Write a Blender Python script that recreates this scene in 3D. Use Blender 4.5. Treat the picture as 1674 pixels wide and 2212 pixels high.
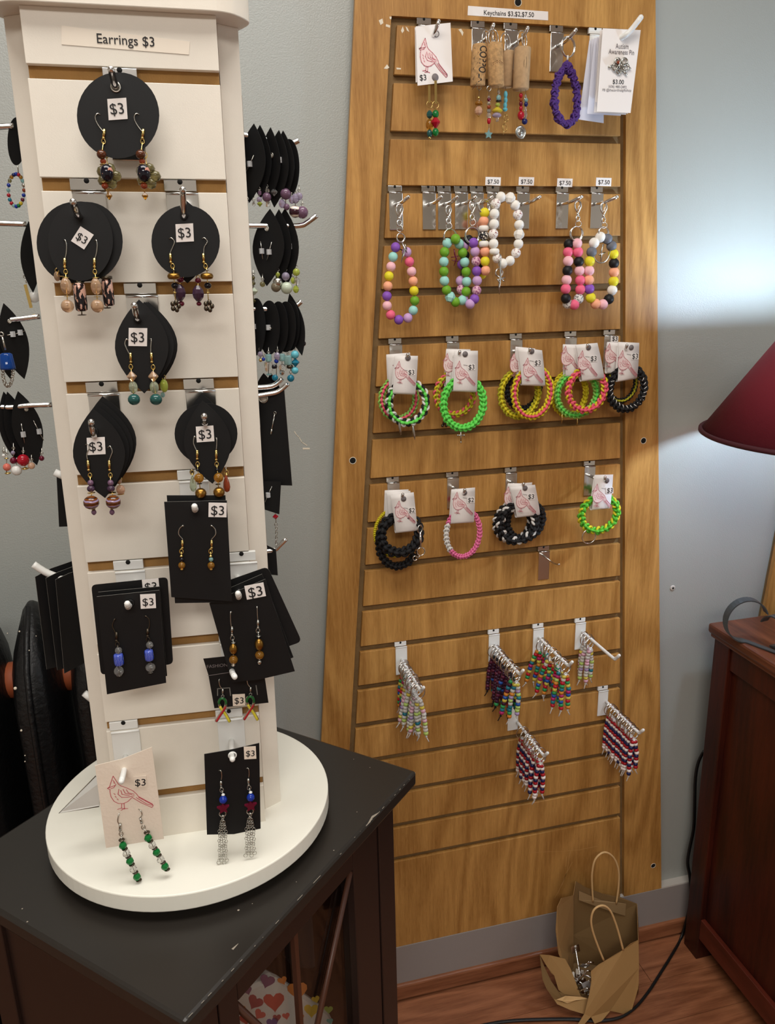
import bpy, math, random
from mathutils import Vector, Matrix, noise
random.seed(7)
PI = math.pi
scene = bpy.context.scene
COL = scene.collection
for o in list(bpy.data.objects): bpy.data.objects.remove(o)

# ------------------------------------------------------------------ camera (solved from the slat grooves)
Z0 = 1.795
FP = 1716.0
RC = Matrix(((0.9688587778428853, -0.24664119997814843, -0.021926857278907065),
             (-0.08910801990352177, -0.26467042067444496, -0.9602131686291778),
             (0.23102473760544373, 0.9322648158615401, -0.27840596926248645)))
CAM = Vector((-0.345144882657414, -1.262123733117007, -0.3699171273650186 + Z0))
cd = bpy.data.cameras.new('camera'); cam = bpy.data.objects.new('camera', cd); COL.objects.link(cam)
cam.matrix_world = Matrix.Translation(CAM) @ (RC.transposed() @ Matrix(((1,0,0),(0,-1,0),(0,0,-1)))).to_4x4()
cd.sensor_fit = 'AUTO'; cd.sensor_width = 36; cd.lens = FP / 2212 * 36; cd.clip_start = 0.02; cd.clip_end = 50
scene.camera = cam

# ------------------------------------------------------------------ light and exposure
w = bpy.data.worlds.new('world'); scene.world = w; w.use_nodes = True
w.node_tree.nodes['Background'].inputs[0].default_value = (0.8, 0.9, 1.0, 1)
w.node_tree.nodes['Background'].inputs[1].default_value = 0.35
def area(name, loc, target, sx, sy, power, color):
    l = bpy.data.lights.new(name, 'AREA'); l.shape = 'RECTANGLE'; l.size = sx; l.size_y = sy; l.energy = power; l.color = color
    o = bpy.data.objects.new(name, l); COL.objects.link(o); o.location = loc
    o.rotation_euler = (Vector(target) - Vector(loc)).to_track_quat('-Z', 'Y').to_euler()
    return o
CEIL = 2.45
area('ceiling_panel_light', (-0.3, -0.85, CEIL - 0.06), (-0.3, -0.85, 0), 1.2, 0.5, 17, (1.0, 0.965, 0.91))
area('ceiling_panel_light', (-0.5, -2.5, CEIL - 0.06), (-0.5, -2.5, 0), 1.2, 0.6, 33, (1.0, 0.965, 0.91))
area('cool_fill_light', (1.745, -1.18, 1.70), (0.65, 0.0, 1.2), 0.62, 0.3, 3, (0.70, 0.85, 1.0))  # added weak cool fill, not a known source of the room
vs = scene.view_settings
vs.view_transform = 'Standard'; vs.look = 'None'; vs.gamma = 1.0; vs.use_curve_mapping = False; vs.exposure = 0.04

# ------------------------------------------------------------------ helpers
def lin(c):
    return tuple(((v/255)/12.92 if v/255 <= 0.04045 else ((v/255+0.055)/1.055)**2.4) for v in c)
def ray(px, py):
    return RC.transposed() @ Vector(((px-837)/FP, (py-1106)/FP, 1.0))
class Pl:
    """a plane in the room; pixel positions of the photograph are read on it"""
    def __init__(s, P, n):
        s.P = Vector(P); s.n = Vector(n).normalized()
        s.u = Vector((0,0,1)).cross(s.n).normalized()
        s.v = s.n.cross(s.u).normalized()
    def at(s, px, py, h=0.0):
        d = ray(px, py); t = (s.P - CAM).dot(s.n) / d.dot(s.n)
        return CAM + d*t + s.n*h
    def uv(s, px, py):
        q = s.at(px, py) - s.P
        return (q.dot(s.u), q.dot(s.v))
    def pt(s, u, v, h=0.0): return s.P + s.u*u + s.v*v + s.n*h
    def sc(s, px, py):
        return (s.at(px+1, py) - s.at(px-1, py)).length/2
    def off(s, h): return Pl(s.P + s.n*h, s.n)
def PanelPl(d=0.0, yaw=0.0):     # plane parallel to the wall, d in front of the slatwall face
    return Pl((0, -d, Z0), (math.sin(yaw), -math.cos(yaw), 0))
TO = Vector((-.4368, -.5777, -.2129 + Z0))
TX = Vector((.9988, -.048, -.012)); TN = Vector((-.0479, -.9988, .0072)).normalized(); TD = Vector((-.0123, -.0066, -.9999))
def TW(x, y, z): return TO + TX*x + TD*y - TN*z      # tower frame: right, down, into
def TowPl(d=0.0, yaw=0.0, at=None):
    n = (Matrix.Rotation(yaw, 3, 'Z') @ TN)
    return Pl((at if at is not None else TO) + TN*d, n)
def onT(px, py, d): return TowPl(d).at(px, py)
def onP(px, py, d): return PanelPl(d).at(px, py)

class MB:
    def __init__(s): s.v = []; s.f = []; s.m = []; s.sm = []
    def add(s, vs_, fs, m=0, smooth=False):
        b = len(s.v); s.v += [Vector(p) for p in vs_]
        for f in fs: s.f.append([b+i for i in f]); s.m.append(m); s.sm.append(smooth)
        return s
    def box(s, c, ax, ay, az, m=0):
        c = Vector(c); ax = Vector(ax); ay = Vector(ay); az = Vector(az)
        vs_ = [c + ax*i + ay*j + az*k for k in (-1,1) for j in (-1,1) for i in (-1,1)]
        fs = [(0,2,3,1),(4,5,7,6),(0,1,5,4),(2,6,7,3),(0,4,6,2),(1,3,7,5)]
        if ax.cross(ay).dot(az) < 0: fs = [f[::-1] for f in fs]
        return s.add(vs_, fs, m)
    def bx(s, x0, x1, y0, y1, z0, z1, m=0):
        return s.box(((x0+x1)/2,(y0+y1)/2,(z0+z1)/2), ((x1-x0)/2,0,0), (0,(y1-y0)/2,0), (0,0,(z1-z0)/2), m)
    def prism(s, pts, ext, m=0, smooth=False):
        n = len(pts); ext = Vector(ext); a = [Vector(p) for p in pts]; b = [p+ext for p in a]
        nn = Vector((0,0,0))
        for i in range(n): nn += (a[i]-a[0]).cross(a[(i+1)%n]-a[0])
        fl = nn.dot(ext) > 0
        fs = [tuple(range(n)), tuple(range(2*n-1, n-1, -1))] + [(i, n+i, n+(i+1)%n, (i+1)%n) for i in range(n)]
        if fl: fs = [f[::-1] for f in fs]
        return s.add(a+b, fs, m, smooth)
    def tube(s, pts, r, n=6, closed=False, m=0, caps=True):
        pts = [Vector(p) for p in pts]; N = len(pts)
        if N < 2: return s
        rr = r if isinstance(r, (list, tuple)) else [r]*N
        T = []
        for i in range(N):
            a = pts[(i-1) % N] if (closed or i > 0) else pts[i]
            b = pts[(i+1) % N] if (closed or i < N-1) else pts[i]
            t = b-a
            T.append(t.normalized() if t.length > 1e-9 else Vector((0,0,1)))
        up = Vector((0,0,1)) if abs(T[0].z) < .9 else Vector((1,0,0))
        x = (up - T[0]*up.dot(T[0])).normalized(); vs_ = []
        for i in range(N):
            x = x - T[i]*x.dot(T[i])
            x = x.normalized() if x.length > 1e-9 else T[i].orthogonal().normalized()
            y = T[i].cross(x)
            for k in range(n):
                a = 2*PI*k/n; vs_.append(pts[i] + (x*math.cos(a) + y*math.sin(a))*rr[i])
        fs = []
        for i in range(N if closed else N-1):
            j = (i+1) % N
            for k in range(n): fs.append((i*n+k, i*n+(k+1)%n, j*n+(k+1)%n, j*n+k))
        if not closed and caps:
            fs.append(tuple(range(n-1,-1,-1))); fs.append(tuple((N-1)*n+k for k in range(n)))
        return s.add(vs_, fs, m, True)
    def ring(s, c, nrm, R, r, seg=20, n=6, m=0, sy=1.0):
        nrm = Vector(nrm).normalized(); a = nrm.orthogonal().normalized()
        if abs(nrm.z) < .9: a = Vector((0,0,1)).cross(nrm).normalized()
        b = nrm.cross(a)
        return s.tube([Vector(c) + a*math.cos(2*PI*i/seg)*R + b*math.sin(2*PI*i/seg)*R*sy for i in range(seg)], r, n, True, m)
    def lathe(s, c, axis, prof, seg=12, m=0, smooth=True, a=None):
        axis = Vector(axis).normalized(); x = axis.orthogonal().normalized() if a is None else Vector(a); y = axis.cross(x); c = Vector(c)
        vs_ = []; N = len(prof)
        for (r, h) in prof:
            for k in range(seg):
                t = 2*PI*k/seg; vs_.append(c + axis*h + (x*math.cos(t) + y*math.sin(t))*r)
        fs = []
        for i in range(N-1):
            for k in range(seg): fs.append((i*seg+k, i*seg+(k+1)%seg, (i+1)*seg+(k+1)%seg, (i+1)*seg+k))
        fs.append(tuple(range(seg-1,-1,-1))); fs.append(tuple((N-1)*seg+k for k in range(seg)))
        return s.add(vs_, fs, m, smooth)
    def ball(s, c, r, m=0, seg=12, axis=(0,0,1), st=1.0):
        n = seg//2; return s.lathe(c, axis, [(max(r*math.sin(PI*i/n), r*.02), -r*st*math.cos(PI*i/n)) for i in range(n+1)], seg, m)
    def ribbon(s, pts, wd, n, m=0):
        pts = [Vector(p) for p in pts]; n = Vector(n)
        for a, b in zip(pts[:-1], pts[1:]):
            t = (b-a)
            if t.length < 1e-7: continue
            q = n.cross(t.normalized())*wd/2; e = t.normalized()*wd*.3
            s.add([a-q-e, b-q+e, b+q+e, a+q-e], [(0,1,2,3)], m)
        return s
    def mesh(s, name, mats, org=(0,0,0)):
        me = bpy.data.meshes.new(name); org = Vector(org)
        me.from_pydata([tuple(v-org) for v in s.v], [], s.f)
        for m in (mats if isinstance(mats, (list, tuple)) else [mats]): me.materials.append(m)
        me.polygons.foreach_set('material_index', s.m); me.polygons.foreach_set('use_smooth', s.sm)
        me.update(); return me
    def build(s, name, mats, parent=None, loc=None, bevel=0):
        if loc is None:
            loc = sum(s.v, Vector())/max(1, len(s.v)) if parent is not None else Vector((0,0,0))
        return link(name, s.mesh(name, mats, loc), parent, loc, bevel)
WL = {}
def link(name, me, parent=None, loc=(0,0,0), bevel=0):
    o = bpy.data.objects.new(name, me); COL.objects.link(o)
    loc = Vector(loc); WL[o] = loc
    if parent is not None: o.parent = parent; o.location = loc - WL[parent]
    else: o.location = loc
    if bevel:
        b = o.modifiers.new('bevel', 'BEVEL'); b.width = bevel; b.segments = 2; b.limit_method = 'ANGLE'; b.angle_limit = .6
    return o
def thing(name, label, cat, loc, group=None):
    o = bpy.data.objects.new(name, None); COL.objects.link(o); o.empty_display_size = .01
    o.location = loc; WL[o] = Vector(loc); tag(o, label, cat, group); return o
def tag(o, label, cat, group=None):
    o['label'] = label; o['category'] = cat
    if group: o['group'] = group
    return o
def struct(o): o['kind'] = 'structure'; return o
def copytree(src, loc, label):
    r = src.copy(); COL.objects.link(r); r.location = loc; r['label'] = label
    for c in [x for x in ALLCH.get(src, [])]:
        d = c.copy(); COL.objects.link(d); d.parent = r
    return r
ALLCH = {}
ORD = ['first','second','third','fourth','fifth','sixth','seventh','eighth','ninth','tenth','eleventh','twelfth','thirteenth','fourteenth']

# ------------------------------------------------------------------ materials
MT = {}
def mat(name, c, rough=.5, metal=0, trans=0, spec=.5, bump=0, bscale=200, alpha=1, coat=0, ior=1.45, var=0):
    if name in MT: return MT[name]
    m = bpy.data.materials.new(name); m.use_nodes = True; nt = m.node_tree; b = nt.nodes['Principled BSDF']
    b.inputs['Base Color'].default_value = lin(c)+(1,); b.inputs['Roughness'].default_value = rough
    b.inputs['Metallic'].default_value = metal; b.inputs['Transmission Weight'].default_value = trans
    b.inputs['Specular IOR Level'].default_value = spec; b.inputs['Coat Weight'].default_value = coat; b.inputs['IOR'].default_value = ior
    if alpha < 1: b.inputs['Alpha'].default_value = alpha
    if bump or var:
        g = nt.nodes.new('ShaderNodeNewGeometry'); n = nt.nodes.new('ShaderNodeTexNoise'); n.inputs['Scale'].default_value = bscale
        n.inputs['Detail'].default_value = 3; nt.links.new(g.outputs['Position'], n.inputs['Vector'])
        if bump:
            bp = nt.nodes.new('ShaderNodeBump'); bp.inputs['Strength'].default_value = bump; bp.inputs['Distance'].default_value = .002
            nt.links.new(n.outputs['Fac'], bp.inputs['Height']); nt.links.new(bp.outputs[0], b.inputs['Normal'])
        if var:
            n2 = nt.nodes.new('ShaderNodeTexNoise'); n2.inputs['Scale'].default_value = bscale/12; n2.inputs['Detail'].default_value = 5
            nt.links.new(g.outputs['Position'], n2.inputs['Vector'])
            mx = nt.nodes.new('ShaderNodeMix'); mx.data_type = 'RGBA'
            mx.inputs['A'].default_value = lin(tuple(v*(1-var) for v in c))+(1,); mx.inputs['B'].default_value = lin(tuple(min(255, v*(1+var)) for v in c))+(1,)
            nt.links.new(n2.outputs['Fac'], mx.inputs['Factor']); nt.links.new(mx.outputs['Result'], b.inputs['Base Color'])
    MT[name] = m; return m
def wood(name, c1, c2, grain='Z', fine=160, rough=.42, wave=9, spec=.4, pore=.35):
    m = bpy.data.materials.new(name); m.use_nodes = True; nt = m.node_tree; b = nt.nodes['Principled BSDF']; L = nt.links.new
    g = nt.nodes.new('ShaderNodeNewGeometry')
    def mapped(sc):
        mp = nt.nodes.new('ShaderNodeMapping'); mp.inputs['Scale'].default_value = sc; L(g.outputs['Position'], mp.inputs['Vector']); return mp
    long_ = {'X':0,'Y':1,'Z':2}[grain]
    def sv(a, l): v = [a,a,a]; v[long_] = l; return tuple(v)
    def nz(sc, det, rgh=.5):
        q = nt.nodes.new('ShaderNodeTexNoise'); q.inputs['Scale'].default_value = 1; q.inputs['Detail'].default_value = det; q.inputs['Roughness'].default_value = rgh
        L(mapped(sc).outputs[0], q.inputs['Vector']); return q
    def mad(x, k, y):
        q = nt.nodes.new('ShaderNodeMath'); q.operation = 'MULTIPLY_ADD'; q.inputs[1].default_value = k; L(x, q.inputs[0])
        if isinstance(y, (int, float)): q.inputs[2].default_value = y
        else: L(y, q.inputs[2])
        return q.outputs[0]
    n1 = nz(sv(fine*5.5, fine*.32), 2, .6)          # pores
    nm = nz(sv(fine*1.1, fine/16), 3, .6)           # streaks
    n2 = nz(sv(wave*.75, wave*.12), 1.5)            # growth rings, cut into flames
    sn = nt.nodes.new('ShaderNodeMath'); sn.operation = 'SINE'; L(mad(n2.outputs['Fac'], 62, 0), sn.inputs[0])
    tot = mad(n1.outputs['Fac'], pore, mad(nm.outputs['Fac'], .45, mad(sn.outputs[0], .085, mad(n2.outputs['Fac'], .35, 0))))
    r = nt.nodes.new('ShaderNodeMapRange'); r.inputs['From Min'].default_value = .36; r.inputs['From Max'].default_value = .80; L(tot, r.inputs['Value'])
    mx = nt.nodes.new('ShaderNodeMix'); mx.data_type = 'RGBA'
    mx.inputs['A'].default_value = lin(c2)+(1,); mx.inputs['B'].default_value = lin(c1)+(1,)
    L(r.outputs['Result'], mx.inputs['Factor']); L(mx.outputs['Result'], b.inputs['Base Color'])
    b.inputs['Roughness'].default_value = rough; b.inputs['Specular IOR Level'].default_value = spec
    bp = nt.nodes.new('ShaderNodeBump'); bp.inputs['Strength'].default_value = .15; bp.inputs['Distance'].default_value = .0006
    L(n1.outputs['Fac'], bp.inputs['Height']); L(bp.outputs[0], b.inputs['Normal'])
    MT[name] = m; return m
M_wall = mat('grey_satin_wall_paint', (165,168,163), .36, spec=.75, bump=.22, bscale=460)
M_wall2 = mat('pale_wall_paint', (222,220,212), .7)
M_ceil = mat('ceiling_paint', (225,222,214), .9)
M_base = mat('baseboard_paint', (150,143,140), .45, bump=.15, bscale=60)
M_oak = wood('oak_veneer', (204,154,86), (144,98,44), 'Z')
M_oakend = mat('routed_board_core', (124,98,62), .8, bump=.3, bscale=900, var=.15)
M_floor = wood('laminate_floor', (168,110,76), (112,66,42), 'X', fine=120, rough=.35, wave=14)
M_cherry = wood('cherry_stain_wood', (78,29,16), (34,12,8), 'Z', fine=110, rough=.38, wave=5)
M_cherrytop = wood('cherry_top_wood', (130,76,50), (70,36,24), 'Y', fine=110, rough=.35, wave=7)
M_white = mat('white_melamine', (234,227,214), .42, bump=.04, bscale=1200, var=.012)
M_disc = mat('white_laminate', (240,238,226), .38, var=.02, bscale=120)
M_core = mat('raw_fibreboard_groove', (158,118,66), .85, bump=.2, bscale=900, var=.1)
M_black = mat('black_card_stock', (15,15,16), .55, spec=.35)
M_edge = mat('card_edge', (120,118,112), .7)
M_chrome = mat('polished_chrome', (224,224,222), .16, 1)
M_nickel = mat('nickel_wire', (190,188,180), .25, 1)
M_gold = mat('gold_plate', (222,194,122), .25, 1)
M_darkmetal = mat('antique_metal', (92,84,72), .35, 1)
M_bronze = mat('antique_gold', (150,112,52), .35, 1)
M_wplastic = mat('white_coated_metal', (232,232,228), .35)
M_paper = mat('white_card_paper', (236,230,226), .65)
M_cream = mat('cream_card_paper', (236,222,205), .6, bump=.1, bscale=400)
M_ink = mat('black_ink', (28,26,28), .6)
M_greyink = mat('grey_ink', (120,112,112), .6)
M_pink = mat('pink_line_ink', (206,128,136), .6)
M_red = mat('red_line_ink', (190,66,84), .6)
M_espresso = mat('espresso_lacquer', (39,35,31), .33, spec=.5, var=.06, bscale=60)
M_espbody = mat('espresso_body', (40,27,23), .38, spec=.5, var=.1, bscale=80)
M_mull = mat('worn_mullion_edge', (78,46,32), .4)
M_iron = mat('black_cast_iron', (14,14,15), .45, spec=.5, bump=.8, bscale=120)
M_nipple = mat('orange_brown_nipple', (150,74,40), .6)  # orange-brown, set off from the black sections
M_strap = mat('grey_wrought_iron', (86,92,94), .45, .6)
M_shade = mat('burgundy_shade_fabric', (112,20,38), .8, bump=.3, bscale=900)
M_bulb = mat('lit_led_bulb', (255,255,255), .4); M_bulb.node_tree.nodes['Principled BSDF'].inputs['Emission Color'].default_value = (.60,.80,1,1); M_bulb.node_tree.nodes['Principled BSDF'].inputs['Emission Strength'].default_value = 310
M_shadeb = mat('dark_shade_binding', (66,18,28), .7)
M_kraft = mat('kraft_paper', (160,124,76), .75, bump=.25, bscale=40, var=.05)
M_kraft2 = mat('twisted_paper_handle', (214,176,122), .7)
M_cord = mat('black_rubber_cord', (22,22,22), .4)
M_hole = mat('dark_hole', (12,10,8), .9)
M_plasterw = mat('exposed_plaster', (226,216,196), .9)
def thin_glass():
    m = bpy.data.materials.new('thin_clear_glass'); m.use_nodes = True; nt = m.node_tree; nt.nodes.clear()
    o = nt.nodes.new('ShaderNodeOutputMaterial'); mx = nt.nodes.new('ShaderNodeMixShader'); t = nt.nodes.new('ShaderNodeBsdfTransparent')
    t.inputs[0].default_value = (.86,.86,.85,1); g = nt.nodes.new('ShaderNodeBsdfGlossy'); g.inputs['Roughness'].default_value = .03
    f0 = nt.nodes.new('ShaderNodeLayerWeight'); f0.inputs[0].default_value = .5; f1 = nt.nodes.new('ShaderNodeMath'); f1.operation = 'POWER'; f1.inputs[1].default_value = 4
    f = nt.nodes.new('ShaderNodeMath'); f.operation = 'MULTIPLY_ADD'; f.inputs[1].default_value = .5; f.inputs[2].default_value = .03; nt.links.new(f0.outputs['Facing'], f1.inputs[0]); nt.links.new(f1.outputs[0], f.inputs[0])
    nt.links.new(f.outputs[0], mx.inputs[0]); nt.links.new(t.outputs[0], mx.inputs[1]); nt.links.new(g.outputs[0], mx.inputs[2]); nt.links.new(mx.outputs[0], o.inputs[0])
    return m
M_glass = thin_glass()
M_jar = mat('cloudy_plastic', (210,205,205), .2, trans=.7, alpha=.35)
BC = dict(purple=(136,84,182), mint=(158,214,204), ltpink=(242,186,194), yellow=(228,214,46), peach=(246,172,136), hot=(236,104,136),
          lilac=(200,160,206), green=(112,166,42), white=(238,234,226), grey=(108,110,118), black=(26,26,28))
def bm(c): return mat('silicone_bead_'+c, BC[c], .5, spec=.35)
def speck(name, c1, c2, sc, thr, rough=.45):
    m = bpy.data.materials.new(name); m.use_nodes = True; nt = m.node_tree; b = nt.nodes['Principled BSDF']
    g = nt.nodes.new('ShaderNodeTexCoord'); v = nt.nodes.new('ShaderNodeTexNoise'); v.inputs['Scale'].default_value = sc; v.inputs['Detail'].default_value = 2
    r = nt.nodes.new('ShaderNodeMath'); r.operation = 'GREATER_THAN'; r.inputs[1].default_value = thr
    mx = nt.nodes.new('ShaderNodeMix'); mx.data_type = 'RGBA'; mx.inputs['A'].default_value = lin(c1)+(1,); mx.inputs['B'].default_value = lin(c2)+(1,)
    nt.links.new(g.outputs['Object'], v.inputs['Vector']); nt.links.new(v.outputs['Fac'], r.inputs[0]); nt.links.new(r.outputs[0], mx.inputs['Factor'])
    nt.links.new(mx.outputs['Result'], b.inputs['Base Color']); b.inputs['Roughness'].default_value = rough; MT[name] = m; return m
speck('silicone_bead_floral', (240,234,228), (150,90,96), 3.2, .6)
speck('silicone_bead_marble', (226,180,196), (160,90,130), 3.0, .52)
speck('silicone_bead_greymarble', (222,218,214), (120,116,116), 2.2, .55)
speck('silicone_bead_giraffe', (24,22,22), (236,228,216), 3.0, .56)
for k in ('floral','marble','greymarble','giraffe'): BC[k] = None
def gem(name, c, t=.55, rough=.08): return mat('glass_bead_'+name, c, rough, trans=t, spec=.6, ior=1.4)
G = dict(amber=gem('amber',(186,132,44),.7), brown=gem('brown',(96,52,30),.3), redbrown=gem('redbrown',(160,70,40),.3), clear=gem('clear',(240,240,238),.92),
         champagne=gem('champagne',(226,192,158),.7,.1), green=gem('green',(20,130,60),.35), teal=gem('teal',(40,88,84),.2), purple=gem('purple',(92,66,92),.6),
         blackg=gem('black',(18,16,22),0), mauve=gem('mauve',(130,98,124),.35), lav=gem('lavender',(196,184,212),.6), olive=gem('olive',(150,142,96),.75),
         red=gem('red',(180,24,44),.25), wine=gem('wine',(110,20,48),.3), coral=gem('coral',(222,120,104),.15), white=gem('white',(232,232,228),.1,.2),
         sky=gem('sky',(120,184,214),.25), aqua=gem('aqua',(160,206,208),.6), tealb=gem('bright_teal',(30,130,160),.4), pale=gem('pale_green',(200,212,190),.15,.2),
         taupe=gem('taupe',(122,112,92),.15), lime=gem('lime',(190,204,90),.5), cobalt=gem('cobalt',(30,60,170),.3), navy=gem('navy',(24,34,90),.1),
         gold=M_gold, bronze=M_bronze, silver=M_nickel, dark=M_darkmetal, yellow=gem('yellow',(224,200,60),.4), peachc=gem('peach',(232,190,160),.5),
         deepblue=gem('deep_blue',(16,60,130),.15), iri=gem('iridescent',(206,216,190),.75), turq=gem('turquoise',(96,180,196),0,.3), magenta=gem('magenta',(190,30,110),.4))
def stripes(name, cols, sc, axis='Z', rough=.15):
    m = bpy.data.materials.new(name); m.use_nodes = True; nt = m.node_tree; b = nt.nodes['Principled BSDF']
    t = nt.nodes.new('ShaderNodeTexCoord'); s = nt.nodes.new('ShaderNodeTexWave'); s.bands_direction = axis; s.inputs['Scale'].default_value = sc; s.inputs['Distortion'].default_value = 2.5; s.inputs['Detail Scale'].default_value = 1.5
    r = nt.nodes.new('ShaderNodeValToRGB'); r.color_ramp.interpolation = 'LINEAR'; e = r.color_ramp.elements
    for i, c in enumerate(cols):
        p = i/(len(cols)-1)
        if i == 0: x = e[0]
        elif i == len(cols)-1: x = e[-1]
        else: x = e.new(p)
        x.position = p; x.color = lin(c)+(1,)
    nt.links.new(t.outputs['Object'], s.inputs['Vector']); nt.links.new(s.outputs['Fac'], r.inputs[0]); nt.links.new(r.outputs[0], b.inputs['Base Color'])
    b.inputs['Roughness'].default_value = rough; return m
G['lampwork'] = speck('swirled_dark_glass', (14,12,26), (196,140,122), 1.1, .60, .1)
G['agate'] = stripes('banded_brown_glass', [(44,20,10),(132,70,18),(70,34,20),(160,140,170)], .42, 'Z')
G['pattern'] = speck('pink_and_black_glass', (22,16,22), (206,162,144), 2.0, .53, .12)
G['bluestripe'] = stripes('blue_striped_glass', [(16,36,150),(40,80,210),(16,36,150),(150,160,210)], 1.1, 'X')
G['zebra'] = stripes('dark_bead_white_band', [(50,20,34),(56,22,38),(60,24,40),(236,226,214)], .26, 'Z')
def cordm(n, c): return mat('cord_'+n, c, .65, bump=.5, bscale=1500)
K = dict(green=cordm('neon_green',(108,226,92)), pink=cordm('coral_pink',(240,96,120)), yellow=cordm('yellow',(222,206,36)), black=cordm('black',(20,20,23)),
         white=cordm('white',(228,226,222)), rose=cordm('rose',(236,120,168)), kelly=cordm('kelly_green',(92,190,50)), violet=cordm('violet',(78,44,124)),
         olive=cordm('olive_yellow',(186,180,40)), lime=cordm('pale_lime',(150,206,96)))

# ------------------------------------------------------------------ lettering
TXT = {}
def textmesh(s):
    if s in TXT: return TXT[s]
    c = bpy.data.curves.new('t', 'FONT'); c.body = s; c.size = 1; c.resolution_u = 3; c.offset = .012 if s == 'COPPOLA' else .004
    o = bpy.data.objects.new('t', c); COL.objects.link(o)
    dg = bpy.context.evaluated_depsgraph_get(); me = bpy.data.meshes.new_from_object(o.evaluated_get(dg))
    vs_ = [v.co.copy() for v in me.vertices]; fs = [tuple(p.vertices) for p in me.polygons]
    bpy.data.objects.remove(o); bpy.data.meshes.remove(me)
    x0 = min(v.x for v in vs_); x1 = max(v.x for v in vs_)
    TXT[s] = ([Vector((v.x-x0, v.y)) for v in vs_], fs, x1-x0); return TXT[s]
def text(s, pl, a, b, m, parent, h=.0006, name='lettering', tall=1.0):
    """lettering whose baseline runs from pixel a to pixel b on the plane"""
    A = pl.at(*a, h); B = pl.at(*b, h); vs_, fs, wd = textmesh(s); t = (B-A)/wd; q = pl.n.cross(t)*tall
    mb = MB().add([A + t*v.x + q*v.y for v in vs_], fs); return mb.build(name, m, parent, A)
BIRD = [[(.10,.98),(.02,.80),(-.02,.70),(-.08,.66),(-.02,.62),(-.03,.56),(-.02,.42),(.04,.28),(.14,.20),(.26,.18),(.38,.22),(.50,.32)],
        [(.10,.98),(.16,.84),(.20,.74),(.26,.68),(.40,.60),(.54,.50),(.62,.40),(.66,.32)], [(-.08,.66),(-.02,.68),(.06,.70),(.12,.72)], [(0,.64),(.08,.66),(.14,.74)],
        [(.50,.32),(.70,.14),(.96,-.04),(1.0,.0),(.98,.06),(.66,.32)], [(.60,.30),(.84,.08),(.98,.02)], [(.66,.30),(.88,.12),(1.0,.03)],
        [(.20,.60),(.16,.46),(.24,.36),(.38,.34),(.56,.36)], [(.24,.56),(.26,.44),(.44,.38)], [(.30,.58),(.34,.46),(.50,.40)], [(.38,.56),(.42,.46),(.56,.40)],
        [(.22,.18),(.20,.06),(.10,.04)], [(.20,.06),(.28,.02)], [(.28,.18),(.27,.04),(.18,.0)], [(.27,.04),(.36,.02)], [(.06,.50),(.09,.46)],[(.08,.42),(.11,.38)],[(.12,.34),(.15,.30)],[(.08,.86),(.12,.80)],[(.09,.80),(.13,.76)]]
BFILL = [(.10,.98),(.02,.80),(-.02,.70),(-.02,.62),(-.02,.42),(.04,.28),(.14,.20),(.26,.18),(.38,.22),(.50,.32),(.66,.32),(.62,.40),(.54,.50),(.40,.60),(.26,.68),(.20,.74),(.16,.84)]
M_pinkwash = mat('pale_pink_wash', (238,216,213), .65)
def bird(pl, x, y, wpx, parent, m=None, ang=0, h=.0006, lw=1.4, fill=True, hpx=None):
    s = pl.sc(x, y); O = pl.at(x, y, h); ca, sa = math.cos(ang), math.sin(ang); hp = hpx or wpx
    def T(p): u = (p[0]-.45)*wpx*s; v = (p[1]-.45)*hp*s; return O + pl.u*(u*ca - v*sa) + pl.v*(u*sa + v*ca)
    mb = MB()
    for pl_ in BIRD: mb.ribbon([T(p) for p in pl_], lw*s, pl.n, 0)
    if fill: mb.add([T(p) - pl.n*.0002 for p in BFILL], [tuple(range(len(BFILL)-1,-1,-1))], 1)
    return mb.build('bird_drawing', [m or M_pink, M_pinkwash], parent, O)
def sticker(pl, x, y, wp, hp, ang, s, parent, m=None, h=.0009, tw=.72, name='price_sticker'):
    """printed paper label: centre pixel, width and height in pixels, tilt in degrees"""
    a = math.radians(ang); ca, sa = math.cos(a), math.sin(a)
    def P(dx, dy): return (x + dx*ca - dy*sa, y + dx*sa + dy*ca)
    pts = [pl.at(*P(dx, dy), h) for dx, dy in ((-wp/2,-hp/2),(wp/2,-hp/2),(wp/2,hp/2),(-wp/2,hp/2))]
    st = MB().prism(pts, -pl.n*.00025).build(name, m or M_paper, parent)
    tl = textmesh(s)[2]; th = wp*tw/tl*.7
    text(s, pl, P(-wp*tw/2, th/2), P(wp*tw/2, th/2), M_ink, st, h+.0003)
    return st

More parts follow.
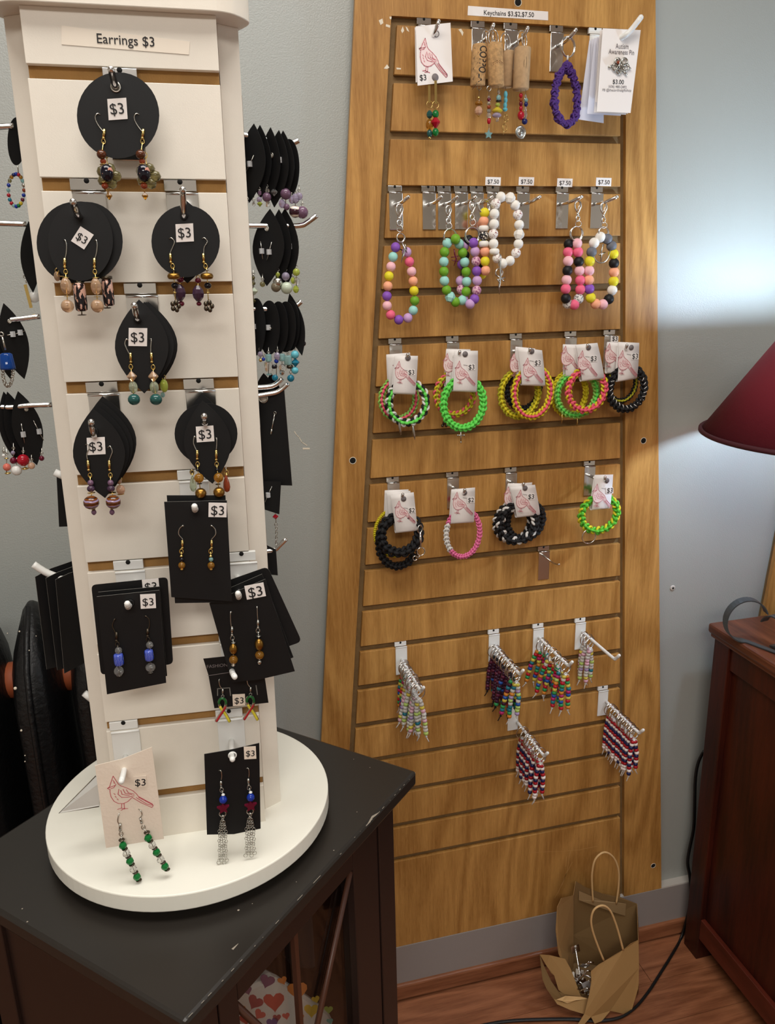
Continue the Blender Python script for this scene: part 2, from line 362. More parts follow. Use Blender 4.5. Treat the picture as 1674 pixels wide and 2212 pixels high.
# ------------------------------------------------------------------ unit beads
UM = {}
def unit(shape, m):
    key = (shape, m.name)
    if key in UM: return UM[key]
    b = MB()
    if shape == 'round': b.ball((0,0,0), 1, seg=14)
    elif shape == 'bicone': b.lathe((0,0,0), (0,0,1), [(.12,-1),(1,-.08),(1,.08),(.12,1)], 8, smooth=False)
    elif shape == 'cyl': b.lathe((0,0,0), (0,0,1), [(.6,-1),(.92,-.9),(1,-.6),(1,.6),(.92,.9),(.6,1)], 12)
    elif shape == 'abacus': b.lathe((0,0,0), (0,0,1), [(.5,-.62),(.85,-.5),(1,-.15),(1,.15),(.85,.5),(.5,.62)], 14)
    elif shape == 'hex': b.lathe((0,0,0), (.3,.2,1), [(.55,-.95),(1.02,-.3),(1.02,.3),(.55,.95)], 6, smooth=False)
    elif shape == 'faceted': b.lathe((0,0,0), (0,0,1), [(.35,-.95),(.85,-.5),(1,0),(.85,.5),(.35,.95)], 7, smooth=False)
    elif shape == 'drop': b.lathe((0,0,0), (0,0,1), [(.1,-1),(.7,-.85),(1,-.4),(.85,.1),(.4,.7),(.08,1)], 12)
    elif shape == 'daisy': b.lathe((0,0,0), (0,0,1), [(.6,-.3),(1,-.12),(1,.12),(.6,.3)], 8)
    elif shape == 'flower':
        for i in range(5): a = 2*PI*i/5; b.ball((math.cos(a)*.6, 0, math.sin(a)*.6), .45, seg=8)
    elif shape == 'star':
        pts = []
        for i in range(10): a = PI/2 + 2*PI*i/10; r = 1 if i % 2 == 0 else .5; pts.append((math.cos(a)*r, -.25, math.sin(a)*r))
        b.prism(pts, (0,.5,0))
    UM[key] = b.mesh('bead', m); return UM[key]
def bead(p, rx, rz, shape, m, parent, name='bead', tilt=None, ry=None):
    o = bpy.data.objects.new(name, unit(shape, m)); COL.objects.link(o); o.parent = parent
    o.location = Vector(p) - WL[parent]; o.scale = (rx, ry or rx, rz); WL[o] = Vector(p)
    if tilt is not None: o.rotation_euler = tilt
    return o

def smooth_path(P, k=3):
    out = []
    for i in range(len(P)-1):
        p0 = P[max(i-1,0)]; p1 = P[i]; p2 = P[i+1]; p3 = P[min(i+2, len(P)-1)]
        for j in range(k):
            t = j/k; out.append(.5*((2*p1) + (p2-p0)*t + (2*p0-5*p1+4*p2-p3)*t*t + (3*p1-p0-3*p2+p3)*t**3))
    out.append(P[-1]); return out

# ================================================================== THE ROOM
XL, XR, YB, YF = -2.3, 1.75, 0.02, -4.2
struct(MB().bx(XL-.1, XR+.1, YB, YB+.1, 0, CEIL).build('wall_back', M_wall))
struct(MB().bx(XL-.1, XL, YF, YB, 0, CEIL).build('wall_left', M_wall2))
struct(MB().bx(XL-.1, XR+.1, YF-.1, YF, 0, CEIL).build('wall_front', M_wall2))
struct(MB().bx(XL-.1, XR+.1, YF-.1, YB+.1, CEIL, CEIL+.1).build('ceiling', M_ceil))
wy0, wy1, wz0, wz1 = -1.6, -.75, 1.5, 1.9
struct(MB().bx(XR, XR+.1, YF, wy0, 0, CEIL).bx(XR, XR+.1, wy1, YB, 0, CEIL).bx(XR, XR+.1, wy0, wy1, 0, wz0).bx(XR, XR+.1, wy0, wy1, wz1, CEIL).build('wall_right', M_wall2))
win = struct(MB().bx(XR+.02, XR+.07, wy0, wy0+.05, wz0, wz1).bx(XR+.02, XR+.07, wy1-.05, wy1, wz0, wz1).bx(XR+.02, XR+.07, wy0, wy1, wz0, wz0+.05).bx(XR+.02, XR+.07, wy0, wy1, wz1-.05, wz1).build('added_window_1', M_wplastic))  # added unseen window, opening placed and sized for the cool side light
WL[win] = Vector((0,0,0))
MB().bx(XR+.04, XR+.045, wy0+.05, wy1-.05, wz0+.05, wz1-.05).build('pane', M_glass, win)
fl = struct(MB().bx(XL-.1, XR+.1, YF-.1, YB, -.06, -.004).build('floor', M_floor))
# laminate planks near the camera's view, joints open by a hair
x_off = [0, .43, .21, .62, .1, .5, .3, .7, .15]
pm = {}
for r in range(9):
    y1 = -.012 - r*.092; y0 = y1 - .0912
    x = -1.15 + x_off[r]
    xs = [-1.2, x] + [x + .82*i for i in range(1, 5) if x + .82*i < 1.7] + [1.75]
    for a, b in zip(xs[:-1], xs[1:]):
        if b-a < .05: continue
        MB().bx(a+.0006, b-.0006, y0, y1, -.004, 0).build('plank', M_floor, fl, ((a+b)/2, y0, 0))
# baseboard with a ledge and the wood strip below it
base = struct(MB().bx(XL, XR, .0, YB, .037, .128).build('baseboard_back', M_base))
struct(MB().bx(XL, XR, -.008, YB, 0, .037).build('trim_1', M_floor, bevel=.004))
M_ledge = mat('lit_ledge_and_plug', (196,190,182), .4)  # paler than the baseboard: ledge highlight put into the colour; wall plug shares it
b = MB().bx(XL, XR, .001, YB, .128, .1305); b.build('ledge_highlight', M_ledge, base)
wb = bpy.data.objects['wall_back']
WP = PanelPl(-.0195)
wallmarks = MB()
wallmarks.ribbon([WP.at(636, 932), WP.at(641, 940), WP.at(646, 944), WP.at(652, 955), WP.at(663, 962)], .0012, (0,-1,0))
wallmarks.ribbon([WP.at(655, 969), WP.at(668, 969)], .003, (0,-1,0)); wallmarks.build('paint_scratch', M_plasterw, wb)
sa = MB(); sa.lathe(WP.at(1453, 1270), (0,-1,0), [(.006,0),(.005,.0012),(.0025,.0012)], 12); sa.build('wall_plug', M_ledge, wb)
sa = MB(); sa.lathe(WP.at(1453, 1270, .0005), (0,-1,0), [(.0024,0),(.002,.0014)], 10); sa.build('plug_hole', M_hole, wb)

# ================================================================== SLATWALL PANELS
PITCH, GW = .0762, .0115
def leftX(Z, o=0): return -.0643 + .0868*Z + o
def rightX(Z, o=0): return .4203 - .0893*Z + o
def sL(Z, o=0): return .0 + .0878*Z + o
def sR(Z, o=0): return .3588 - .0656*Z + o
ZT, ZB = .12, -1.665
def slatwall(label, off, marks):
    t = thing('slatwall_display', label, 'display panel', (off+.18, 0, Z0+ZB))
    Yb = .0185
    def quad(name, pts, y0, y1, m, bevel=0):
        P = [Vector((x, y0, z+Z0)) for x, z in pts]
        return MB().prism(P, (0, y1-y0, 0)).build(name, m, t, bevel=bevel)
    quad('backing_board', [(leftX(ZB,off)+.004, ZB+.0005), (rightX(ZB,off)-.004, ZB+.0005), (rightX(ZT,off)-.004, ZT-.002), (leftX(ZT,off)+.004, ZT-.002)], .0085, Yb, M_oakend)
    g = .0097
    fr = MB()
    for pts in ([(leftX(ZB,off), ZB), (sL(ZB,off)-g, ZB), (sL(0,off)-g, 0), (leftX(0,off), 0)], [(sR(ZB,off)+g, ZB), (rightX(ZB,off), ZB), (rightX(0,off), 0), (sR(0,off)+g, 0)],
                [(leftX(0,off), 0), (sL(0,off)-g, 0), (sR(0,off)+g, 0), (rightX(0,off), 0), (rightX(ZT,off), ZT), (leftX(ZT,off), ZT)]):
        P = [Vector((x, 0, z+Z0)) for x, z in pts]; n = len(P); Q = [p_ + Vector((0,.0084,0)) for p_ in P]
        skip = {0: 2, 1: 2}.get(len(fr.f)//4 if n == 4 else -1, None)
        fs = [tuple(range(n)), tuple(range(2*n-1, n-1, -1))]
        for i in range(n):
            if (n == 4 and i == 2) or (n == 6 and i in (0, 2)): continue
            fs.append((i, n+i, n+(i+1)%n, (i+1)%n))
        fr.add(P+Q, fs)
    fr.build('frame', M_oak, t)
    for k in range(1, 21):
        z1 = -(k-1)*PITCH - GW; z0 = -k*PITCH if k < 20 else ZB
        quad('slat', [(sL(z0,off), z0), (sR(z0,off), z0), (sR(z1,off), z1), (sL(z1,off), z1)], 0, .0084, M_oak, .0007)
    if marks:
        P0 = PanelPl(.0002)
        for (x, y) in ((762,995),(1390,952),(1119,5),(1411,1870)):
            MB().lathe(P0.at(x, y), (0,-1,0), [(.0052,-.0002),(.0044,.0003)], 14).build('screw_hole', M_hole, t)
            MB().ring(P0.at(x, y), (0,-1,0), .0056, .0006, 14, 4).build('hole_rim', M_plasterw, t)
        sc = MB()
        for ln in ([(1232,1838),(1228,1860),(1226,1880),(1216,1905),(1207,1925),(1198,1940)], [(1236,1862),(1222,1890),(1214,1912)], [(1150,1842),(1180,1840),(1210,1839),(1250,1836),(1290,1828)], [(1224,1850),(1222,1872)]): sc.ribbon([P0.at(*p) for p in ln], .0009, (0,-1,0))
        sc.build('scratch', mat('rubbed_oak', (196,150,92), .5), t)
        for pts in (((818,44),(826,40),(828,50),(822,54)), ((834,52),(843,55),(842,60),(833,57)), ((829,148),(836,139),(841,146),(836,149)), ((866,66),(870,57),(873,66),(869,72)), ((876,57),(880,60),(884,69),(879,66)),
                    ((856,146),(866,147),(866,150),(857,150)), ((990,64),(996,62),(1001,70),(999,78),(995,70)), ((841,36),(846,36),(845,42),(842,41))):
            MB().prism([P0.at(*p, .0001) for p in pts], (0,.0003,0)).build('chipped_spot', M_plasterw, t)
    return t
slatwall('tall tapered oak slatwall with price labels and rows of hooks, against the grey wall', 0, True)
slatwall('second oak slatwall panel mostly outside the frame, behind the lamp and the dresser', .905, False)

# ================================================================== WHITE SPINNER TOWER
tw_ = thing('countertop_spinner', 'white four-sided slatwall spinner tower with round base, holding cards of earrings', 'display stand', (-.3773, -.5269, Z0-.9018))
H0, H1, TWD, TDP, TG = -.0372, .6605, .137, .0935, .0096
def tbox(x0, x1, y0, y1, z0, z1, name, m, bevel=.0004):
    c = TW((x0+x1)/2, (y0+y1)/2, (z0+z1)/2)
    return MB().box(c, TX*((x1-x0)/2), TD*((y1-y0)/2), TN*((z1-z0)/2)).build(name, m, tw_, c, bevel)
tbox(.0003, TWD-.0003, H0, H1, .0062, .0185, 'core_board', M_core, 0); tbox(.0003, TWD-.0003, H0, H1, TDP-.0185, TDP-.0062, 'core_board', M_core, 0)
tbox(0, TWD, H0, H1, .0187, TDP-.0187, 'inner_box', M_white, 0)
for k in range(0, 10):
    y1 = k*PITCH if k < 9 else H1; y0 = (k-1)*PITCH + TG if k else H0
    tbox(0, TWD, y0, y1, 0, .0060, 'slat', M_white); tbox(0, TWD, y0, y1, TDP-.0060, TDP, 'slat', M_white)
for sx in (0, 1):
    for sz in (0, 1):
        cr = [((TWD+x) if sx else -x, (TDP-z) if sz else z) for x, z in ((.0004,.0187),(.0168,.0280),(.0168,.0335),(.0004,.0335))]
        MB().prism([TW(x, H0, z) for x, z in cr], TD*(H1-H0)).build('corner_post', M_white, tw_, bevel=.0004)
    x0, x1 = (TWD+.0004, TWD+.0160) if sx else (-.0160, -.0004)
    tbox(x0, x1, H0, H1, .0338, TDP-.0338, 'side_strip', M_white)
rl = [(.1218,-.0085),(.138,-.0078),(.148,-.0042),(.1535,.0006),(.159,.008),(.162,.015),(.161,.022),(.1575,.030),(.1545,.036),(.1535,.0467)]
rl = rl[:-1] + [(.1500,.050), (.1400,.070), (.1370,TDP+.003)]; lp = rl + [(TWD-x, z) for x, z in rl[::-1]]
def dense(P, k=3):
    Q = smooth_path([Vector((x, z, 0)) for x, z in P], k); return [(q.x, q.y) for q in Q]
rd_ = dense(rl, 4); lp = rd_ + [(TWD-x, z) for x, z in rd_[::-1]]
MB().prism([TW(x, H0, z) for x, z in lp], TD*-.05).build('lid', M_white, tw_, bevel=.0008)
DC = Vector((-.3773, -.5269, 0))
def disc(z0, z1, r, name, m, bev=.0012):
    return MB().lathe(DC + Vector((0,0,z0+Z0)), (0,0,1), [(r,0),(r,z1-z0)], 96, smooth=False).build(name, m, tw_, bevel=bev)
disc(-.8908, -.8738, .140, 'turntable_disc', M_disc)
disc(-.9018, -.8908, .085, 'swivel_bearing', M_hole, 0)
F0 = TowPl(.0004)
lab = MB().prism([F0.at(*p) for p in ((133,55),(410,90),(408,118),(133,96))], -F0.n*.0002).build('printed_label', mat('label_tape', (240,229,212), .3), tw_)
text('Earrings $3', F0, (210,93), (334,101), M_ink, lab, .0004)

# ================================================================== ESPRESSO CABINET UNDER THE SPINNER
CT = Z0 - .9018
A = Vector((-.1317, -.510, 0)); E1 = Vector((-.704, -.710, 0)).normalized(); E2 = Vector((-.710, .704, 0)).normalized()
CL, CW = .3653, .318
cab = thing('side_cabinet', 'dark espresso cabinet with scuffed top and a glazed door, carrying the white spinner', 'cabinet', (A.x + E1.x*CL/2 + E2.x*CW/2, A.y + E1.y*CL/2 + E2.y*CW/2, 0))
def cbox(s0, s1, t0, t1, z0, z1, name, m, bevel=.001, parent=None):
    c = A + E1*((s0+s1)/2) + E2*((t0+t1)/2) + Vector((0,0,(z0+z1)/2))
    return MB().box(c, E1*((s1-s0)/2), E2*((t1-t0)/2), (0,0,(z1-z0)/2)).build(name, m, parent or cab, c, bevel)
cbox(0, CL, 0, CW, CT-.018, CT, 'cabinet_top', M_espresso, .0035)
# worn edges of the top
CP = Pl((0,0,CT+.0001), (0,0,1))
wear = MB()
for a, bb, n in (((899,1667),(821,1752),7), ((821,1752),(760,1815),5), ((740,1840),(574,2018),4), ((574,2018),(400,2205),8)):
    for i in range(n):
        t0 = (i + random.random()*.5)/n; t1 = t0 + random.random()*.45/n
        wear.ribbon([CP.at(a[0]+(bb[0]-a[0])*t0, a[1]+(bb[1]-a[1])*t0), CP.at(a[0]+(bb[0]-a[0])*t1, a[1]+(bb[1]-a[1])*t1)], .0005, (0,0,1))
for x, y, r in ((48,1963,1.6),(59,1991,1.8),(515,1966,2.4),(799,1658,1.2),(764,1640,1.2),(771,1754,1.2),(721,1837,1.5),(640,1905,1),(545,1952,1)):
    wear.lathe(CP.at(x,y), (0,0,1), [(r*.0005,0),(r*.0004,.0002)], 6)
for p in (((820,1754),(812,1762),(804,1768),(800,1776),(790,1786),(796,1776),(803,1763)), ((500,2050),(515,2038),(514,2040),(504,2052))):
    wear.prism([CP.at(*q_) for q_ in p], (0,0,.0002))
wear.build('scuff_marks', mat('exposed_edge', (150,140,126), .6), cab)['kind'] = 'stuff'
IN = .020
zt_ = CT - .018
cbox(IN, IN+.032, IN, IN+.032, 0, zt_, 'corner_post', M_espbody); cbox(CL-IN-.032, CL-IN, IN, IN+.032, 0, zt_, 'corner_post', M_espbody)
cbox(IN, IN+.032, CW-IN-.032, CW-IN, 0, zt_, 'corner_post', M_espbody); cbox(CL-IN-.032, CL-IN, CW-IN-.032, CW-IN, 0, zt_, 'corner_post', M_espbody)
cbox(CL-IN-.014, CL-IN-.004, IN+.032, CW-IN-.032, .06, zt_, 'side_panel', M_espbody)
cbox(IN+.004, IN+.014, IN+.032, CW-IN-.032, .06, zt_, 'side_panel', M_espbody)
cbox(IN+.032, CL-IN-.032, CW-IN-.012, CW-IN-.004, .06, zt_, 'back_panel', M_espbody)
cbox(IN+.014, CL-IN-.014, IN+.03, CW-IN-.012, .06, .075, 'bottom_shelf', M_espbody)
cbox(IN+.014, CL-IN-.014, IN+.04, CW-IN-.012, .56, .572, 'shelf', M_espbody)
FD = Pl(A + E1*IN + E2*(IN+.002), -E2)
def fu(x, y):  # distance along the front from the right body corner
    return (FD.at(x, y) - FD.P).dot(E1)
ds0 = .0345; ds1 = CL - 2*IN - .0345
gr, gl = fu(765, 1950), fu(515, 2180)
zr = (FD.at(765, 1881).z + FD.at(515, 2150).z)/2
zbot = .10
door = cbox(IN+ds0, IN+gr, IN+.001, IN+.019, .07, zt_-.003, 'door_stile', M_espbody)
cbox(IN+gl, IN+ds1, IN+.001, IN+.019, .07, zt_-.003, 'door_stile', M_espbody)
cbox(IN+gr, IN+gl, IN+.001, IN+.019, zr, zt_-.003, 'door_rail', M_espbody); cbox(IN+gr, IN+gl, IN+.001, IN+.019, .07, .13, 'door_rail', M_espbody)
cbox(IN+gr, IN+gl, IN+.010, IN+.012, .13, zr, 'glass_pane', M_glass, 0)
um = fu(647, 2100); cbox(IN+um-.0028, IN+um+.0028, IN+.003, IN+.009, .13, zr, 'mullion', M_mull, .0006)
def fp(x, y, h=0): return FD.at(x, y, h)
for a, bb in (((763,1884),(693,2212)),):
    P = fp(*a, -.004); Q = fp(*bb, -.004); dq = (Q-P)
    Q2 = P + dq*1.9
    MB().tube([P, Q2], .0036, 4).build('mullion', M_mull, cab)
    uA = (P-FD.P).dot(E1); mid = (gr+gl)/2
    def mir(p): return p + E1*(2*(mid - (p-FD.P).dot(E1)))
    MB().tube([mir(P), mir(Q2)], .0036, 4).build('mullion', M_mull, cab)
# heart-patterned pouch and a plastic jar on the shelf behind the glass
IP = FD.off(-.05)
pou = thing('fabric_pouch', 'white cloth pouch printed with watercolour hearts, seen behind the cabinet glass', 'pouch', IP.at(600, 2170) - Vector((0,0,.12)))
def xz(p): return (400 + p[0]/3.393, 1560 + p[1]/3.393)
outl = [(330,2000),(500,1918),(560,1890),(650,1850),(700,1868),(760,1910),(850,1965),(1000,2066),(1060,2110),(1095,2180),(1085,2300),(1000,2500),(300,2600)]
MB().prism([IP.at(*xz(p)) for p in outl], IP.n*-.03).build('cloth_body', mat('cotton_cloth', (232,226,218), .85, bump=.4, bscale=120), pou, bevel=.006)
HC = dict(r=(204,92,76), o=(226,140,66), y=(222,190,70), p=(140,92,120), m=(176,84,84), g=(170,200,90), v=(120,90,150), c=(222,110,96), t=(120,200,190))
def heart(x, y, r, col, rot=0):
    pts = []
    for i in range(18):
        t = 2*PI*i/18; hx = math.sin(t)**3; hy = (13*math.cos(t) - 5*math.cos(2*t) - 2*math.cos(3*t) - math.cos(4*t))/16
        ca, sa = math.cos(rot), math.sin(rot); hx, hy = hx*ca - hy*sa, hx*sa + hy*ca
        pts.append(IP.at(*xz((x + hx*r, y - hy*r)), .0004))
    MB().prism(pts, IP.n*-.0004).build('printed_heart', mat('heart_'+col, HC[col], .8, var=.12, bscale=500), pou)
for a in ((650,2045,78,'r',.1),(822,1965,74,'o',.1),(925,2110,55,'y',0),(512,2050,58,'m',-.5),(600,1895,55,'p',-.3),(738,2152,28,'c',.2),(545,2140,42,'c',-.6),(672,2165,30,'m',.1),
          (418,2098,24,'o',.1),(1050,2105,32,'g',0),(640,2200,44,'v',.3),(712,1892,34,'o',.4),(440,2175,45,'r',.2),(955,2030,30,'y',.3),(840,2160,30,'o',0),(1060,2190,24,'t',.2),(455,1965,34,'p',.3),(575,2290,60,'r',0),(800,2280,60,'y',0),(950,2290,50,'c',0)): heart(*a)
jr = thing('plastic_jar', 'cloudy clear plastic jar standing behind the heart pouch in the cabinet', 'jar', (0,0,0))
jp = FD.off(-.14).at(668, 2030); jb = Vector((jp.x, jp.y, .572)); jr.location = jb; WL[jr] = jb
MB().lathe(jb, (0,0,1), [(.034,0),(.038,.008),(.038,.15),(.032,.165)], 28).build('jar_body', M_jar, jr)
MB().lathe(jb + Vector((0,0,.165)), (0,0,1), [(.034,0),(.034,.016)], 28).build('jar_lid', mat('jar_lid', (200,196,200), .5), jr)

# ================================================================== CHERRY DRESSER WITH LAMP
dr = thing('dresser', 'reddish dark wood dresser with panelled side standing against the wall at right', 'dresser', (.95, -.25, 0))
DX, DZ = .614, Z0 - 1.053; DF = -.47; DE = 1.30
def dbox(x0, x1, y0, y1, z0, z1, name, m=None, bevel=.0015):
    return MB().bx(x0, x1, y0, y1, z0, z1).build(name, m or M_cherry, dr, None, bevel)
dbox(DX, DX+.045, -.0785, -.034, 0, DZ, 'leg'); dbox(DX, DX+.045, DF, DF+.045, 0, DZ, 'leg'); dbox(DE-.045, DE, -.0785, -.034, 0, DZ, 'leg'); dbox(DE-.045, DE, DF, DF+.045, 0, DZ, 'leg')
dbox(DX+.012, DX+.02, DF+.045, -.0785, .08, DZ, 'side_panel'); dbox(DX+.004, DX+.0115, DF+.045, -.0785, DZ-.05, DZ, 'side_rail')
dbox(DX+.001, DX+.0118, DF+.045, -.0785, .055, .105, 'side_rail', wood('cherry_side_rail', (104,44,30), (68,26,16), 'Y', fine=110, rough=.35))
dbox(DX+.045, DE-.045, -.046, -.04, .06, DZ, 'back_panel'); dbox(DE-.02, DE-.012, DF+.045, -.0785, .08, DZ, 'side_panel')
for i in range(3):
    z0 = .09 + i*.215
    d_ = dbox(DX+.047, DE-.047, DF+.004, DF+.02, z0, z0+.205, 'drawer'); 
    for sx in (.25, .75):
        c = Vector((DX + (DE-DX)*sx, DF+.004, z0+.1)); MB().lathe(c, (0,-1,0), [(.006,0),(.006,.012),(.014,.016),(.012,.024)], 16).build('knob', M_bronze, d_)
dbox(DX+.02, DE-.02, DF+.02, -.046, .055, .075, 'bottom_board')
dbox(DX-.006, DE+.006, DF-.006, -.0275, DZ, DZ+.010, 'top_moulding', M_cherrytop, .003)
dbox(DX-.013, DE+.013, DF-.013, -.0265, DZ+.0102, DZ+.030, 'dresser_top', M_cherrytop, .005)
DT = DZ + .030
LC = Vector((.660, -.225, 0))
lm_ = thing('table_lamp', 'table lamp with burgundy cone shade and grey scrolled iron feet on the dresser', 'lamp', (LC.x, LC.y, DT))
SZ0 = Z0 - .622; SR0, SR1, SHH = .210, .102, .158
sh = MB(); seg = 64; vs_ = []
for (r, z) in ((SR0, SZ0), (SR1, SZ0+SHH), (SR1-.002, SZ0+SHH), (SR0-.002, SZ0)):
    vs_ += [LC + Vector((r*math.cos(2*PI*k/seg), r*math.sin(2*PI*k/seg), z)) for k in range(seg)]
sh.add(vs_, [(i*seg+k, i*seg+(k+1)%seg, ((i+1)%4)*seg+(k+1)%seg, ((i+1)%4)*seg+k) for i in range(4) for k in range(seg)], 0, True)
sh.build('lamp_shade', M_shade, lm_)
MB().lathe(LC + Vector((0,0,SZ0-.003)), (0,0,1), [(SR0+.0005,0),(SR0+.0015,.002),(SR0-.006,.011)], 64).build('shade_binding', M_shadeb, lm_) if False else None
bd = MB(); bd.tube([LC + Vector(((SR0-.001)*math.cos(2*PI*k/seg), (SR0-.001)*math.sin(2*PI*k/seg), SZ0+.003)) for k in range(seg)], .0042, 6, True); bd.build('shade_binding', M_shadeb, lm_)
MB().lathe(LC + Vector((0,0,DT)), (0,0,1), [(.05,0),(.045,.008),(.012,.02),(.010,.10),(.022,.15),(.010,.20),(.008,.30),(.008,SZ0+SHH-.10-DT)], 24).build('stem', M_strap, lm_)
MB().ball(LC + Vector((0,0,SZ0+SHH-.030)), .026, st=1.25, seg=20).build('bulb', M_bulb, lm_)
MB().lathe(LC + Vector((0,0,SZ0+SHH-.10)), (0,0,1), [(.012,0),(.013,.036)], 16).build('bulb_socket', M_strap, lm_)
MB().tube([LC + Vector((-.1,0,SZ0+SHH-.01)), LC + Vector((.1,0,SZ0+SHH-.01))], .0015, 6).build('spider', M_nickel, lm_)
# strap-iron scroll feet
def strap(pts, w_, name='scroll_foot'):
    m_ = MB(); N = len(pts); th = .0022; vs2 = []
    for i, p in enumerate(pts):
        a = pts[max(0, i-1)]; b_ = pts[min(N-1, i+1)]; t_ = (b_-a).normalized(); q_ = Vector(w_).normalized(); n_ = t_.cross(q_).normalized(); hw = Vector(w_)/2
        vs2 += [p-hw-n_*th/2, p+hw-n_*th/2, p+hw+n_*th/2, p-hw+n_*th/2]
    fs = [(i*4+k, i*4+(k+1)%4, (i+1)*4+(k+1)%4, (i+1)*4+k) for i in range(N-1) for k in range(4)] + [(3,2,1,0), tuple((N-1)*4+k for k in range(4))]
    return m_.add(vs2, fs, 0).build(name, M_strap, lm_)
SPn = Pl((.66, -.13, 0), (-.25, -1, 0)); c0 = SPn.at(1614, 1312); rr = .5*(SPn.at(1614,1268)-SPn.at(1614,1357)).length
zc = DT + rr + .0015
pts = []
for i in range(27):
    a = math.radians(20 + i*250/26); pts.append(Vector((c0.x, c0.y, zc)) + SPn.u*(math.cos(a)*rr*.92) + Vector((0,0,1))*(math.sin(a)*rr))
e_ = Vector((LC.x, LC.y, DT)); last = pts[-1]
for i in range(1, 7): pts.append(last.lerp(Vector((LC.x-.012, LC.y, DT+.004)), i/6) - Vector((0,0,.0)) )
strap(pts, SPn.n*.018)
for ang in (100, 220, 330):
    d_ = Vector((math.cos(math.radians(ang)), math.sin(math.radians(ang)), 0)); q_ = Vector((-d_.y, d_.x, 0)); pts = []
    if ang == 220: continue
    for i in range(24):
        a = math.radians(20 + i*250/23); pts.append(LC + d_*(.075 - .026*math.cos(a)*-1) + Vector((0,0,DT + .031 + .028*math.sin(a))))
    pts.append(LC + d_*.012 + Vector((0,0,DT+.004)))
    strap(pts, q_*.018)

# power cord from behind the dresser down to the floor
cw = [(1520,1622,-.012),(1508,1645,-.008),(1501,1680,-.006),(1499,1740,-.006),(1497,1790,-.006),(1488,1835,-.007),(1484,1865,-.009),(1489,1895,-.012),(1491,1930,-.014),(1487,1965,-.016)]
pts = [PanelPl(0).off(-yy*-1 if False else -yy).at(x, y) for x, y, yy in cw]
FLp = Pl((0,0,.004), (0,0,1))
pts += [FLp.at(x, y) for x, y in ((1472,2022),(1452,2060),(1424,2105),(1398,2145),(1368,2180),(1335,2200),(1290,2206),(1240,2203),(1180,2203),(1120,2205),(1080,2209),(1030,2218),(960,2235),(860,2270))]
sp = smooth_path(pts, 4)
co = MB().tube(sp, .0024, 8).tube([p + Vector((.0036,.0012,0)) for p in sp], .0024, 8).build('power_cord', M_cord, None, pts[0])
tag(co, 'black power cord running down behind the dresser and across the floor', 'cord')

# ================================================================== RADIATOR
rd = thing('radiator', 'black cast-iron column radiator against the grey wall, left behind the spinner', 'radiator', (-.75, -.12, 0))
for i in range(-6, 3):
    cx = -.585 + .0765*i; top = Z0 - .792
    m_ = MB(); rows = []
    prof = [(.06,.10,.80),(.10,.10,.95),(.5*top,.098,.92),(top-.20,.098,.95),(top-.13,.096,1.0),(top-.09,.090,.92),(top-.06,.076,.76),(top-.03,.050,.50),(top-.010,.026,.32),(top,.008,.12)]
    SEG = 20
    for z, hy, fx in prof:
        for k in range(SEG):
            a = 2*PI*k/SEG; ca, sa = math.cos(a), math.sin(a)
            ex = .55; x = math.copysign(abs(ca)**ex, ca)*.033*fx; y = math.copysign(abs(sa)**.8, sa)*hy
            x *= 1 + .10*math.cos(4*a)
            rows.append(Vector((cx + x, -.13 + y, z)))
    N = len(prof)
    fs = [(r*SEG+k, r*SEG+(k+1)%SEG, (r+1)*SEG+(k+1)%SEG, (r+1)*SEG+k) for r in range(N-1) for k in range(SEG)] + [tuple(range(SEG-1,-1,-1)), tuple((N-1)*SEG+k for k in range(SEG))]
    m_.add(rows, fs, 0, True)
    m_.tube([Vector((cx, -.13-.101, .1)), Vector((cx, -.13-.101, top-.2)), Vector((cx, -.13-.098, top-.12)), Vector((cx, -.13-.086, top-.068)), Vector((cx, -.13-.06, top-.036)), Vector((cx, -.13-.02, top+.001))], .004, 6)
    m_.build('radiator_section', M_iron, rd, (cx, -.13, 0))
    if i < 2:
        for z in (top-.115, .14): MB().lathe((cx+.02, -.13, z), (1,0,0), [(.026,0),(.026,.037)], 16).build('nipple', M_nipple, rd)
    MB().bx(cx-.02, cx+.02, -.21, -.05, 0, .07).build('foot', M_iron, rd, None, .006) if i in (-6, 2) else None
pch = MB()
RP = Pl((-.585, -.234, 0), (0,-1,0))
for x, y, r in ((33,1487,3.2),(46,1578,2.2),(42,1364,1.6),(63,1405,1.2),(54,1632,1.3),(54,1645,1.3),(16,1368,1),(78,1374,.9)): pch.ball(RP.at(x, y), .0007*r, seg=8)
pch.build('paint_chip', M_plasterw, rd)

# ================================================================== PAPER BAG ON THE FLOOR
def P3(x, y, Y): return Pl((0, Y, 0), (0,-1,0)).at(x, y)
bag = thing('paper_bag', 'torn brown kraft paper bag with twisted handles on the floor, full of spare hooks', 'bag', (.37, -.1, 0))
def sheet(pts, name, m=M_kraft, solid=.0007, fan=None):
    P = [P3(*p) for p in pts]; c = sum(P, Vector())/len(P) if fan is None else P3(*fan)
    mb = MB(); n = len(P); mb.add(P, [tuple(range(n))], 0)
    o = mb.build(name, m, bag); s = o.modifiers.new('solid', 'SOLIDIFY'); s.thickness = solid; return o
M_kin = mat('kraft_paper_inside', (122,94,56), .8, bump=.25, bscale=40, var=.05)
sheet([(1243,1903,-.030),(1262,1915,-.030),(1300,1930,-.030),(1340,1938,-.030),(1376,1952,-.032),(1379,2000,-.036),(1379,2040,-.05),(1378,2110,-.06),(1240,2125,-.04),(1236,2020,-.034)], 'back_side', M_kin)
sheet([(1243,1903,-.030),(1236,2020,-.034),(1238,2112,-.05),(1222,2100,-.085),(1206,2060,-.085),(1200,2010,-.082),(1203,1960,-.078),(1212,1940,-.07),(1238,1934,-.045)], 'gusset')
